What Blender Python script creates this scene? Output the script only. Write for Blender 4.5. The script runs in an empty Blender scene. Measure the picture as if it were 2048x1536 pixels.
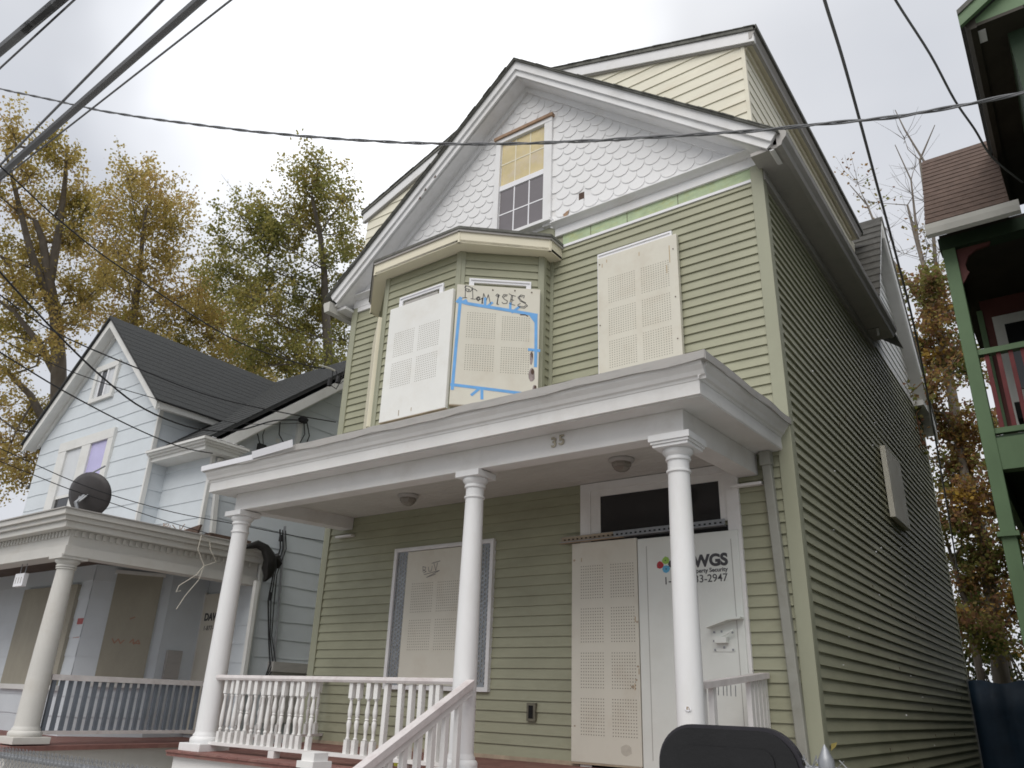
import bpy, math, random
from mathutils import Vector, Matrix
R = math.radians
rnd = random.Random(7)
sc = bpy.context.scene
COL = sc.collection

# ------------------------------------------------------------------ camera
cd = bpy.data.cameras.new('camera')
cam = bpy.data.objects.new('camera', cd)
COL.objects.link(cam)
cd.sensor_width = 36.0
cd.lens = 27.167
cd.clip_start = 0.05
cd.clip_end = 600
MX = ((0.81094662, 0.58413577, 0.03392604), (0.19705372, -0.32724129, 0.92416609), (0.55094048, -0.74276412, -0.38048135))
cam.matrix_world = Matrix(((MX[0][0], MX[1][0], MX[2][0], 1.974), (MX[0][1], MX[1][1], MX[2][1], -7.0), (MX[0][2], MX[1][2], MX[2][2], 1.6), (0, 0, 0, 1)))
sc.camera = cam

# ------------------------------------------------------------------ sky
GLOW = Vector((-0.5426, 0.4852, 0.6857)).normalized()      # thin bright cloud
SEL, SAZ = 50.0, 169.0                                    # diffuse daylight from over the street, front
SUN = Vector((math.sin(R(SAZ)) * math.cos(R(SEL)), math.cos(R(SAZ)) * math.cos(R(SEL)), math.sin(R(SEL))))
world = bpy.data.worlds.new('World')
sc.world = world
world.use_nodes = True
nt = world.node_tree
nt.nodes.clear()
def wn(t, **k):
    n = nt.nodes.new(t)
    for a, b in k.items(): setattr(n, a, b)
    return n
def wl(a, b): nt.links.new(a, b)
out = wn('ShaderNodeOutputWorld')
tc = wn('ShaderNodeTexCoord')
sky = wn('ShaderNodeTexSky', sky_type='NISHITA', sun_disc=False, sun_elevation=R(SEL), sun_rotation=R(SAZ))
bg1 = wn('ShaderNodeBackground'); bg1.inputs[1].default_value = 0.05
wl(sky.outputs[0], bg1.inputs[0])
mp = wn('ShaderNodeMapping'); mp.inputs['Scale'].default_value = (1.0, 1.0, 1.9)
wl(tc.outputs['Generated'], mp.inputs[0])
n1 = wn('ShaderNodeTexNoise'); n1.inputs['Scale'].default_value = 1.5; n1.inputs['Detail'].default_value = 4; n1.inputs['Roughness'].default_value = 0.5
wl(mp.outputs[0], n1.inputs['Vector'])
cr = wn('ShaderNodeValToRGB')
cr.color_ramp.elements[0].position = 0.34; cr.color_ramp.elements[0].color = (0.46, 0.48, 0.525, 1)
cr.color_ramp.elements[1].position = 0.68; cr.color_ramp.elements[1].color = (0.60, 0.61, 0.635, 1)
wl(n1.outputs[0], cr.inputs[0])
# overcast gradient: brighter towards the zenith
sep = wn('ShaderNodeSeparateXYZ'); wl(tc.outputs['Generated'], sep.inputs[0])
gr = wn('ShaderNodeMapRange'); gr.inputs[1].default_value = 0.70; gr.inputs[2].default_value = 1.0; gr.inputs[3].default_value = 1.0; gr.inputs[4].default_value = 1.6
wl(sep.outputs[2], gr.inputs[0])
mul = wn('ShaderNodeMixRGB', blend_type='MULTIPLY'); mul.inputs[0].default_value = 1
wl(cr.outputs[0], mul.inputs[1]); wl(gr.outputs[0], mul.inputs[2])
# glow of the sun behind thin cloud
dt = wn('ShaderNodeVectorMath', operation='DOT_PRODUCT'); dt.inputs[1].default_value = GLOW
wl(tc.outputs['Generated'], dt.inputs[0])
n2 = wn('ShaderNodeTexNoise'); n2.inputs['Scale'].default_value = 3.2; n2.inputs['Detail'].default_value = 3
wl(tc.outputs['Generated'], n2.inputs['Vector'])
ad = wn('ShaderNodeMath', operation='MULTIPLY_ADD'); ad.inputs[1].default_value = 0.10; 
wl(n2.outputs[0], ad.inputs[0]); wl(dt.outputs['Value'], ad.inputs[2])
g2 = wn('ShaderNodeMapRange', interpolation_type='SMOOTHSTEP'); g2.inputs[1].default_value = 0.99; g2.inputs[2].default_value = 1.055; g2.inputs[3].default_value = 0; g2.inputs[4].default_value = 0.5
wl(ad.outputs[0], g2.inputs[0])
addc = wn('ShaderNodeMixRGB', blend_type='ADD'); addc.inputs[0].default_value = 1
wl(mul.outputs[0], addc.inputs[1]); wl(g2.outputs[0], addc.inputs[2])
bg2 = wn('ShaderNodeBackground'); bg2.inputs[1].default_value = 1.0
wl(addc.outputs[0], bg2.inputs[0])
mx = wn('ShaderNodeMixShader'); mx.inputs[0].default_value = 0.96
wl(bg1.outputs[0], mx.inputs[1]); wl(bg2.outputs[0], mx.inputs[2]); wl(mx.outputs[0], out.inputs[0])

sl = bpy.data.lights.new('sun', 'SUN'); sl.energy = 1.5; sl.angle = R(45); sl.color = (1.0, 0.96, 0.9)
so = bpy.data.objects.new('sun', sl); COL.objects.link(so)
so.rotation_euler = SUN.to_track_quat('Z', 'Y').to_euler()
so.location = SUN * 60

sc.view_settings.view_transform = 'Standard'
sc.view_settings.look = 'None'
sc.view_settings.exposure = 0.45
sc.view_settings.gamma = 1
sc.render.engine = 'CYCLES'
sc.cycles.filter_width = 1.7

# ------------------------------------------------------------------ materials
MATS = {}
def mat(name, col, rough=0.6, var=0.12, scale=3.0, stretch=(1, 1, 1), bump=0.0, bscale=60.0, metal=0.0, dirt=None, dirt_amt=0.0, dirt_scale=1.2, spec=0.35):
    m = bpy.data.materials.new(name); m.use_nodes = True
    t = m.node_tree; p = t.nodes['Principled BSDF']
    p.inputs['Roughness'].default_value = rough
    p.inputs['Metallic'].default_value = metal
    p.inputs['Specular IOR Level'].default_value = spec
    co = t.nodes.new('ShaderNodeTexCoord')
    mpn = t.nodes.new('ShaderNodeMapping'); mpn.inputs['Scale'].default_value = stretch
    t.links.new(co.outputs['Object'], mpn.inputs[0])
    nz = t.nodes.new('ShaderNodeTexNoise'); nz.inputs['Scale'].default_value = scale; nz.inputs['Detail'].default_value = 6; nz.inputs['Roughness'].default_value = 0.62
    t.links.new(mpn.outputs[0], nz.inputs['Vector'])
    rp = t.nodes.new('ShaderNodeValToRGB')
    rp.color_ramp.elements[0].position = 0.3; rp.color_ramp.elements[1].position = 0.7
    lo = [max(0, c * (1 - var)) for c in col]; hi = [min(1, c * (1 + var * 0.6)) for c in col]
    rp.color_ramp.elements[0].color = (*lo, 1); rp.color_ramp.elements[1].color = (*hi, 1)
    t.links.new(nz.outputs[0], rp.inputs[0])
    last = rp.outputs[0]
    if dirt:
        dn = t.nodes.new('ShaderNodeTexNoise'); dn.inputs['Scale'].default_value = dirt_scale; dn.inputs['Detail'].default_value = 8; dn.inputs['Roughness'].default_value = 0.7
        t.links.new(mpn.outputs[0], dn.inputs['Vector'])
        mr = t.nodes.new('ShaderNodeMapRange'); mr.inputs[1].default_value = 0.5; mr.inputs[2].default_value = 0.75; mr.inputs[3].default_value = 0; mr.inputs[4].default_value = dirt_amt
        t.links.new(dn.outputs[0], mr.inputs[0])
        mxn = t.nodes.new('ShaderNodeMixRGB'); mxn.inputs[2].default_value = (*dirt, 1)
        t.links.new(mr.outputs[0], mxn.inputs[0]); t.links.new(last, mxn.inputs[1]); last = mxn.outputs[0]
    t.links.new(last, p.inputs['Base Color'])
    if bump:
        bn = t.nodes.new('ShaderNodeTexNoise'); bn.inputs['Scale'].default_value = bscale; bn.inputs['Detail'].default_value = 4
        t.links.new(mpn.outputs[0], bn.inputs['Vector'])
        b = t.nodes.new('ShaderNodeBump'); b.inputs['Strength'].default_value = bump; b.inputs['Distance'].default_value = 0.01
        t.links.new(bn.outputs[0], b.inputs['Height']); t.links.new(b.outputs[0], p.inputs['Normal'])
    MATS[name] = m
    return m
sage = mat('sage vinyl', (0.345, 0.345, 0.245), 0.5, 0.14, 1.1, (1, 1, 3), 0.06, 90, dirt=(0.24, 0.24, 0.165), dirt_amt=0.5, dirt_scale=1.6)
sage_trim = mat('sage trim', (0.335, 0.34, 0.25), 0.5, 0.08, 2.0, (1, 1, .4), dirt=(0.25, 0.24, 0.18), dirt_amt=0.35)
white = mat('white trim paint', (0.78, 0.78, 0.785), 0.5, 0.05, 3, (1, 1, 1), 0.05, 40, dirt=(0.55, 0.52, 0.46), dirt_amt=0.4, dirt_scale=2.2)
porch_white = mat('porch white paint', (0.74, 0.73, 0.715), 0.5, 0.06, 2.2, (1, 1, 1), 0.06, 30, dirt=(0.50, 0.46, 0.41), dirt_amt=0.4, dirt_scale=1.8)
col_white = mat('column white paint', (0.78, 0.78, 0.78), 0.42, 0.04, 2.2, (1, 1, .3), 0.05, 20, dirt=(0.56, 0.52, 0.45), dirt_amt=0.25, dirt_scale=3)
ceil_mat = mat('porch ceiling paint', (0.58, 0.57, 0.535), 0.6, 0.08, 2.0, (1, 1, 1), 0.06, 30)
vinyl_white = mat('white vinyl', (0.82, 0.82, 0.85), 0.35, 0.03, 3)
cream = mat('cream siding', (0.78, 0.75, 0.62), 0.6, 0.08, 1.3, (1, 1, 4), 0.05, 60, dirt=(0.62, 0.55, 0.42), dirt_amt=0.5, dirt_scale=1.5)
cream_trim = mat('cream metal trim', (0.76, 0.71, 0.56), 0.45, 0.06, 2)
panel_m = mat('cream steel panel', (0.66, 0.635, 0.55), 0.5, 0.05, 1.6, (1, 1, 1), 0.03, 30, dirt=(0.50, 0.42, 0.32), dirt_amt=0.35, dirt_scale=2.5)
panel_w = mat('bright steel panel', (0.80, 0.80, 0.77), 0.45, 0.05, 1.6, dirt=(0.6, 0.55, 0.46), dirt_amt=0.3, dirt_scale=2.5)
panel_door = mat('pale grey steel door', (0.72, 0.74, 0.70), 0.5, 0.04, 1.6, dirt=(0.5, 0.48, 0.4), dirt_amt=0.25)
panel_dirty = mat('grimy steel edge', (0.42, 0.34, 0.25), 0.6, 0.25, 6)
hole_m = mat('dark perforation', (0.22, 0.19, 0.145), 0.8, 0.1)
dark_in = mat('dark opening', (0.012, 0.012, 0.012), 0.9, 0.1)
dark_glass = mat('dark window glass', (0.02, 0.02, 0.022), 0.08, 0.1, spec=0.6)
grey_glass = mat('grey screened glass', (0.17, 0.155, 0.165), 0.35, 0.06, spec=0.5)
yellow_glass = mat('yellow film and reflection glass', (0.66, 0.55, 0.30), 0.18, 0.25, 1.6, (1, 1, 1), spec=0.6, dirt=(0.62, 0.55, 0.66), dirt_amt=0.5, dirt_scale=1.7)  # sky reflection and film painted into the base colour
violet_glass = mat('painted violet reflection glass', (0.50, 0.47, 0.74), 0.12, 0.12, 1.5, spec=0.7)  # violet sky reflection painted as base colour
pale_glass = mat('pale curtain glass', (0.62, 0.64, 0.66), 0.15, 0.12, 1.5, spec=0.7)
shingle_dark = mat('charcoal asphalt shingle', (0.045, 0.047, 0.047), 0.9, 0.35, 7, (1, 6, 6), 0.35, 90)
shingle_grey = mat('weathered asphalt shingle', (0.15, 0.15, 0.135), 0.9, 0.35, 14, (1, 1, 1), 0.35, 90)
shingle_mid = mat('shade toned asphalt shingle', (0.075, 0.072, 0.065), 0.9, 0.3, 12, (1, 1, 1), 0.35, 90)  # darker copy for the rear gable's front slope, shade put into its colour
shingle_brown = mat('brown asphalt shingle', (0.115, 0.078, 0.062), 0.9, 0.3, 12, (1, 1, 1), 0.35, 90)
outlet_m = mat('tarnished outlet plate', (0.17, 0.16, 0.12), 0.5, 0.3, 12)
spout_m = mat('sage grey downspout', (0.30, 0.30, 0.265), 0.5, 0.12, 4, dirt=(0.2, 0.19, 0.15), dirt_amt=0.5, dirt_scale=3)
stain_m = mat('faint grey stain', (0.52, 0.49, 0.42), 0.6, 0.1, 20)
flash_m = mat('weathered grey flashing', (0.42, 0.405, 0.385), 0.6, 0.15, 5, (1, 1, 4), 0.1, 60, dirt=(0.3, 0.26, 0.24), dirt_amt=0.5, dirt_scale=5)
green_strip = mat('exposed green sheathing', (0.45, 0.55, 0.35), 0.7, 0.22, 6, (1, 1, 2), dirt=(0.46, 0.44, 0.14), dirt_amt=0.8, dirt_scale=4)
bare_wood = mat('bare weathered wood', (0.36, 0.24, 0.16), 0.8, 0.3, 9, (1, 1, 6))
rot_m = mat('rotten dark wood', (0.10, 0.065, 0.05), 0.9, 0.4, 12)
red_paint = mat('worn red floor paint', (0.22, 0.105, 0.09), 0.7, 0.25, 6, (1, 1, 1), 0.1, 40, dirt=(0.3, 0.2, 0.16), dirt_amt=0.6, dirt_scale=4)
red_rail = mat('red rail paint', (0.16, 0.028, 0.03), 0.6, 0.2, 5)
rail_top = mat('worn rail paint', (0.66, 0.62, 0.61), 0.6, 0.1, 6, (1, 1, 1), 0.15, 40, dirt=(0.42, 0.34, 0.33), dirt_amt=0.6, dirt_scale=5)
blue_side = mat('pale blue shingle siding', (0.62, 0.665, 0.70), 0.6, 0.06, 1.5, (1, 1, 1), 0.08, 50, dirt=(0.5, 0.5, 0.5), dirt_amt=0.25, dirt_scale=1.2)
blue_trim = mat('off white trim', (0.70, 0.70, 0.68), 0.55, 0.06, 3, dirt=(0.48, 0.46, 0.40), dirt_amt=0.4, dirt_scale=2.5)
blue_porch = mat('aged porch paint', (0.60, 0.585, 0.55), 0.55, 0.08, 2, (1, 1, 1), 0.08, 40, dirt=(0.40, 0.36, 0.30), dirt_amt=0.5, dirt_scale=2)
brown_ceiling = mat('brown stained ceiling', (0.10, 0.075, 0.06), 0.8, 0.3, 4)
tan_board = mat('tan plywood board', (0.36, 0.34, 0.275), 0.7, 0.12, 3, (1, 1, .5), 0.1, 40)
blue_grey_bal = mat('blue grey baluster paint', (0.16, 0.18, 0.21), 0.6, 0.15, 6)
wire_m = mat('black cable', (0.02, 0.02, 0.022), 0.6, 0.1)
wire_grey = mat('glare lightened grey cable', (0.19, 0.195, 0.205), 0.6, 0.15)  # grey lightened to stand in for sky glare
wire_white = mat('white coax cable', (0.62, 0.58, 0.5), 0.5, 0.1)
dish_m = mat('dark grey dish', (0.055, 0.05, 0.05), 0.55, 0.15, 8)
steel = mat('galvanised steel', (0.30, 0.31, 0.325), 0.45, 0.2, 14, metal=0.5)
brass = mat('aged brass', (0.42, 0.38, 0.29), 0.4, 0.4, 40, metal=0.5)
black_plastic = mat('black plastic', (0.011, 0.011, 0.012), 0.45, 0.25, 6, (1, 1, 1), 0.1, 60, spec=0.4)
black_rim = mat('worn black plastic rim', (0.032, 0.03, 0.036), 0.4, 0.2, 8)
tape_m = mat('blue masking tape', (0.16, 0.40, 0.76), 0.6, 0.12, 8)
ink = mat('black marker ink', (0.03, 0.03, 0.035), 0.7, 0.1)
ink_grey = mat('faded pencil ink', (0.20, 0.19, 0.19), 0.7, 0.1)
sign_grey = mat('dark grey print', (0.07, 0.07, 0.075), 0.6, 0.1)
hex_r = mat('red print', (0.42, 0.04, 0.05), 0.6, 0.1); hex_g = mat('green print', (0.30, 0.50, 0.10), 0.6, 0.1); hex_b = mat('blue print', (0.12, 0.40, 0.62), 0.6, 0.1)
pink_paper = mat('faded red notice', (0.45, 0.13, 0.13), 0.7, 0.2, 8); pale_paper = mat('faded pink notice', (0.52, 0.38, 0.36), 0.7, 0.15, 8)
red_ink = mat('red spray ink', (0.40, 0.22, 0.16), 0.7, 0.2)
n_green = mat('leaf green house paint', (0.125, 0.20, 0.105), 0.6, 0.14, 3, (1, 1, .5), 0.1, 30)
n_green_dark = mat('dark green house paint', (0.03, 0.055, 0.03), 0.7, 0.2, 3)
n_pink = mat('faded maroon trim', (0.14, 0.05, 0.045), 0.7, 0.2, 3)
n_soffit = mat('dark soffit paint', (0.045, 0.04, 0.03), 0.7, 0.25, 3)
alu = mat('white aluminium gutter', (0.55, 0.54, 0.50), 0.4, 0.1, 3)
asphalt = mat('pale bounce asphalt', (0.16, 0.16, 0.155), 0.9, 0.25, 12, bump=0.3)  # unseen road kept pale so it bounces light upward
concrete = mat('concrete pavement', (0.42, 0.41, 0.385), 0.85, 0.2, 4, bump=0.2)
earth = mat('trodden earth', (0.13, 0.115, 0.075), 0.95, 0.4, 5, bump=0.3)
bark = mat('maple bark', (0.19, 0.165, 0.14), 0.9, 0.3, 6, (1, 1, .3), 0.4, 30)  # bark lightened to stand in for haze
tarp = mat('dark blue tarpaulin', (0.012, 0.03, 0.055), 0.6, 0.3, 3, (1, 1, 1), 0.3, 8)
brick_far = mat('brown house wall', (0.10, 0.07, 0.06), 0.8, 0.2, 8)
glass_shade = mat('frosted lamp glass', (0.24, 0.22, 0.19), 0.25, 0.15, 10, spec=0.5)
bottle_m = mat('clear bottle plastic', (0.55, 0.60, 0.55), 0.15, 0.1, spec=0.6); liquid = mat('yellow liquid', (0.45, 0.45, 0.06), 0.2, 0.1)
cloth_black = mat('black torn plastic', (0.02, 0.019, 0.018), 0.5, 0.4, 10, bump=0.6, bscale=14)

def leaf_mat(name, stops, trans=0.45):
    m = bpy.data.materials.new(name); m.use_nodes = True
    t = m.node_tree; t.nodes.clear()
    o = t.nodes.new('ShaderNodeOutputMaterial'); g = t.nodes.new('ShaderNodeNewGeometry'); rp = t.nodes.new('ShaderNodeValToRGB')
    e = rp.color_ramp.elements
    while len(e) < len(stops): e.new(0.5)
    for i, c in enumerate(stops):
        e[i].position = i / (len(stops) - 1); e[i].color = (*c, 1)
    co = t.nodes.new('ShaderNodeTexCoord'); nz = t.nodes.new('ShaderNodeTexNoise'); nz.inputs['Scale'].default_value = 0.7; nz.inputs['Detail'].default_value = 2
    t.links.new(co.outputs['Object'], nz.inputs['Vector'])
    ma = t.nodes.new('ShaderNodeMath'); ma.operation = 'MULTIPLY_ADD'; ma.inputs[1].default_value = 0.55; ma.use_clamp = True
    mb = t.nodes.new('ShaderNodeMath'); mb.operation = 'MULTIPLY_ADD'; mb.inputs[1].default_value = 1.7; mb.inputs[2].default_value = -0.62
    t.links.new(nz.outputs[0], mb.inputs[0])
    t.links.new(g.outputs['Random Per Island'], ma.inputs[0]); t.links.new(mb.outputs[0], ma.inputs[2]); t.links.new(ma.outputs[0], rp.inputs[0])
    d = t.nodes.new('ShaderNodeBsdfDiffuse'); tr = t.nodes.new('ShaderNodeBsdfTranslucent'); mxs = t.nodes.new('ShaderNodeMixShader'); mxs.inputs[0].default_value = trans
    t.links.new(rp.outputs[0], d.inputs[0]); t.links.new(rp.outputs[0], tr.inputs[0])
    t.links.new(d.outputs[0], mxs.inputs[1]); t.links.new(tr.outputs[0], mxs.inputs[2]); t.links.new(mxs.outputs[0], o.inputs[0])
    return m
leaf_gold = leaf_mat('golden maple leaves', [(0.28, 0.27, 0.08), (0.46, 0.37, 0.12), (0.56, 0.45, 0.17), (0.52, 0.35, 0.16)], 0.5)  # leaf tones lightened in place of haze over the trees
leaf_green = leaf_mat('yellow green maple leaves', [(0.18, 0.20, 0.07), (0.30, 0.30, 0.10), (0.42, 0.38, 0.13), (0.50, 0.39, 0.13)], 0.5)  # lightened as well, haze put into the leaf colour
leaf_rust = leaf_mat('rust brown leaves', [(0.12, 0.17, 0.05), (0.26, 0.25, 0.08), (0.25, 0.13, 0.09), (0.55, 0.38, 0.08)])

leaf_shade = leaf_mat('deep green shrub leaves', [(0.05, 0.07, 0.03), (0.08, 0.10, 0.04), (0.12, 0.12, 0.04), (0.26, 0.17, 0.04)], 0.3)
# ------------------------------------------------------------------ mesh helpers
class MB:
    def __init__(s): s.v = []; s.f = []
    def add(s, vs, fs):
        b = len(s.v); s.v += [tuple(p) for p in vs]; s.f += [tuple(b + i for i in f) for f in fs]; return s
    def box(s, a, b):
        x0, y0, z0 = a; x1, y1, z1 = b
        return s.add([(x0, y0, z0), (x1, y0, z0), (x1, y1, z0), (x0, y1, z0), (x0, y0, z1), (x1, y0, z1), (x1, y1, z1), (x0, y1, z1)],
                     [(0, 3, 2, 1), (4, 5, 6, 7), (0, 1, 5, 4), (1, 2, 6, 5), (2, 3, 7, 6), (3, 0, 4, 7)])
    def obox(s, o, a, b, c):
        o, a, b, c = map(Vector, (o, a, b, c))
        if a.cross(b).dot(c) < 0: a, b = b, a
        vs = [o, o + a, o + a + b, o + b, o + c, o + a + c, o + a + b + c, o + b + c]
        return s.add(vs, [(0, 3, 2, 1), (4, 5, 6, 7), (0, 1, 5, 4), (1, 2, 6, 5), (2, 3, 7, 6), (3, 0, 4, 7)])
    def prism(s, poly, vec):
        vec = Vector(vec); n = len(poly); P = [Vector(p) for p in poly]
        nn = Vector((0, 0, 0))
        for i in range(n): nn += P[i].cross(P[(i + 1) % n])
        if nn.dot(vec) > 0: P = P[::-1]
        vs = P + [p + vec for p in P]
        return s.add(vs, [tuple(range(n)), tuple(range(2 * n - 1, n - 1, -1))] + [(i, i + n, (i + 1) % n + n, (i + 1) % n) for i in range(n)])
    def lathe(s, prof, c, n=20, axis='z', cap=True):
        vs = []; fs = []
        for r, h in prof:
            for i in range(n):
                a = 2 * math.pi * i / n
                vs.append((c[0] + r * math.cos(a), c[1] + r * math.sin(a), c[2] + h))
        m = len(prof)
        for j in range(m - 1):
            for i in range(n):
                k = (i + 1) % n
                fs.append((j * n + i, j * n + k, (j + 1) * n + k, (j + 1) * n + i))
        if cap: fs.append(tuple(range(n - 1, -1, -1))); fs.append(tuple((m - 1) * n + i for i in range(n)))
        return s.add(vs, fs)
    def tube(s, pts, r, n=6, r2=None, cap=True):
        P = [Vector(p) for p in pts]; m = len(P); vs = []; fs = []
        up = Vector((0.13, 0.21, 1)).normalized(); prev = None
        for j in range(m):
            d = (P[min(j + 1, m - 1)] - P[max(j - 1, 0)])
            if d.length < 1e-9: d = Vector((0, 0, 1))
            d.normalize()
            a = prev if prev is not None else d.cross(up if abs(d.dot(up)) < 0.95 else Vector((1, 0, 0)))
            a = (a - d * a.dot(d)).normalized(); prev = a; b = d.cross(a)
            rr = r[j] if isinstance(r, (list, tuple)) else (r if r2 is None else r + (r2 - r) * j / (m - 1))
            for i in range(n):
                t = 2 * math.pi * i / n
                vs.append(P[j] + (a * math.cos(t) + b * math.sin(t)) * rr)
        for j in range(m - 1):
            for i in range(n):
                k = (i + 1) % n
                fs.append((j * n + i, j * n + k, (j + 1) * n + k, (j + 1) * n + i))
        if cap: fs.append(tuple(range(n - 1, -1, -1))); fs.append(tuple((m - 1) * n + i for i in range(n)))
        return s.add(vs, fs)
    def map(s, fn): s.v = [tuple(fn(*p)) for p in s.v]; return s
    def mesh(s, name, m, smooth=False):
        me = bpy.data.meshes.new(name); me.from_pydata(s.v, [], s.f)
        if m is not None: me.materials.append(m)
        if smooth:
            for p in me.polygons: p.use_smooth = True
            try: me.set_sharp_from_angle(angle=R(40))
            except Exception: pass
        me.update(); return me
    def obj(s, name, m, parent=None, smooth=False, label=None, kind=None): return link(name, s.mesh(name, m, smooth), parent, label, kind)

def link(name, me, parent=None, label=None, kind=None, loc=None):
    o = bpy.data.objects.new(name, me); COL.objects.link(o)
    if parent is not None:
        o.parent = parent
        if parent.parent is None: o.matrix_parent_inverse = Matrix.Translation(parent.location).inverted()
    if loc is not None: o.location = loc
    if label: o['label'] = label
    if kind: o['kind'] = kind
    return o
def root(name, label, cat, loc, group=None):
    o = bpy.data.objects.new(name, None); COL.objects.link(o); o.location = loc; o.empty_display_size = 0.2
    o['label'] = label; o['category'] = cat
    if group: o['group'] = group
    return o
def tag(o, label, cat, group=None):
    o['label'] = label; o['category'] = cat
    if group: o['group'] = group
    return o
def struct(o): o['kind'] = 'structure'; return o
def bevel(o, w=0.006, seg=2):
    b = o.modifiers.new('bevel', 'BEVEL'); b.width = w; b.segments = seg; b.limit_method = 'ANGLE'; b.angle_limit = R(40); return o

def clap(parent, o, t, n, s0b, s1b, s0t, s1t, z0, z1, m, th=0.014, name='clapboard', jitter=0.0):
    """one lapped board on the plane (o, t, n): lower edge proud by th, upper edge tucked in"""
    o, t, n = Vector(o), Vector(t), Vector(n)
    up = Vector((0, 0, 1))
    def q(s, off, z): return o + t * s + n * off + up * z
    j = rnd.uniform(-jitter, jitter)
    vs = [q(s0b, 0.0, z0 + j), q(s1b, 0.0, z0 + j), q(s0b, th, z0 + j), q(s1b, th, z0 + j), q(s0t, 0.002, z1 + 0.01), q(s1t, 0.002, z1 + 0.01)]
    fs = [(2, 3, 5, 4), (0, 1, 3, 2), (0, 2, 4), (1, 5, 3)]
    if t.cross(up).dot(n) < 0: fs = [f[::-1] for f in fs]
    return MB().add(vs, fs).obj(name, m, parent)

_dg = None
def text_mesh(body, size, m, align='LEFT', offset=0.0, ext=0.001):
    cu = bpy.data.curves.new('lettering', 'FONT'); cu.body = body; cu.size = size; cu.align_x = align; cu.offset = offset; cu.extrude = ext
    o = bpy.data.objects.new('lettering', cu); COL.objects.link(o)
    dg = bpy.context.evaluated_depsgraph_get(); dg.update()
    me = bpy.data.meshes.new_from_object(o.evaluated_get(dg))
    bpy.data.objects.remove(o)
    me.materials.clear(); me.materials.append(m)
    return me
def place_text(name, me, parent, loc, right=(1, 0, 0), label=None):
    r = Vector(right).normalized(); u = Vector((0, 0, 1)); n = r.cross(u)
    M4 = Matrix(((r.x, u.x, n.x, loc[0]), (r.y, u.y, n.y, loc[1]), (r.z, u.z, n.z, loc[2]), (0, 0, 0, 1)))
    me.transform(M4)
    return link(name, me, parent, label)

# ------------------------------------------------------------------ ground
struct(MB().box((-220, -240, -0.6), (220, 300, 0.0)).obj('ground', earth))
struct(MB().box((-200, -18, 0.0), (200, -5.9, 0.02)).obj('road', asphalt))
struct(MB().box((-200, -5.9, 0.0), (200, -4.3, 0.14)).obj('pavement', concrete))
struct(MB().box((-30, -4.3, 0.0), (12, -0.2, 0.32)).obj('bounce_paving', concrete))  # unseen yard made pale concrete to bounce light onto the house
struct(MB().box((-30, -0.2, 0.0), (12, 14, 0.318)).obj('yard', earth))

# ================================================================== GREEN HOUSE
H = root('green_house', 'three storey sage green house, boarded up, with white columned front porch', 'house', (-3.12, 0, 0.3))
XL, XR = -6.24, 0.0
# core walls behind the boards
c = MB().box((XL, 0.0, 0.3), (XR, 9.0, 7.02))
c.prism([(-6.05, 0.0, 7.02), (-0.2, 0.0, 7.02), (-0.2, 0.0, 7.35), (-3.12, 0.0, 9.85), (-6.05, 0.0, 7.35)], (0, 5.0, 0))
c.obj('wall', sage, H)
def zroof(x): return 10.0 - 0.838 * abs(x + 3.12)          # main gable, top of the fascia line
# facade clapboards
e = 0.1039
z = 1.10
while z < 6.86:
    z1 = min(z + e, 6.87)
    clap(H, (0, 0, 0), (1, 0, 0), (0, -1, 0), XL + 0.07, XR - 0.09, XL + 0.07, XR - 0.09, z, z1, sage, 0.021, jitter=0.0015)
    z += e
# right wall clapboards
z = 0.53
while z < 6.98:
    clap(H, (0, 0, 0), (0, 1, 0), (1, 0, 0), 0.09, 8.93, 0.09, 8.93, z, min(z + e, 7.0), sage, 0.026, jitter=0.0015)
    z += e
# corner boards
for nm, a, b in (('corner_board', (XR - 0.095, -0.032, 0.4), (XR + 0.036, 0.0, 7.08)), ('corner_board', (XL - 0.03, -0.032, 0.4), (XL + 0.085, 0.0, 7.05))):
    bevel(MB().box(a, b).obj(nm, sage_trim, H), 0.004)
bevel(MB().box((XR + 0.0005, 0.0, 0.4), (XR + 0.036, 0.095, 7.08)).obj('corner_board', sage_trim, H), 0.004)
MB().box((XR, 8.93, 0.4), (XR + 0.03, 9.02, 7.0)).obj('corner_board', sage_trim, H)
# butt joints and specks on the siding
b = MB()
for i in range(30):
    zz_ = 0.53 + e * rnd.randrange(1, 61); yy_ = rnd.choice((2.3, 3.4, 5.0, 6.3, 7.6)) + rnd.uniform(-.3, .3)
    b.box((0.004, yy_, zz_ + .001), (0.0268, yy_ + 0.002, zz_ + .04))
b.obj('siding_joints', rot_m, H, kind='stuff')
b = MB()
for i in range(26):
    zz_ = rnd.uniform(1.2, 6.0); yy_ = rnd.uniform(.3, 5); r_ = rnd.uniform(.004, .012)
    b.box((0.016, yy_, zz_), (0.0285, yy_ + r_, zz_ + r_ * 1.6))
b.obj('paint_specks', vinyl_white, H, kind='stuff')
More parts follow.
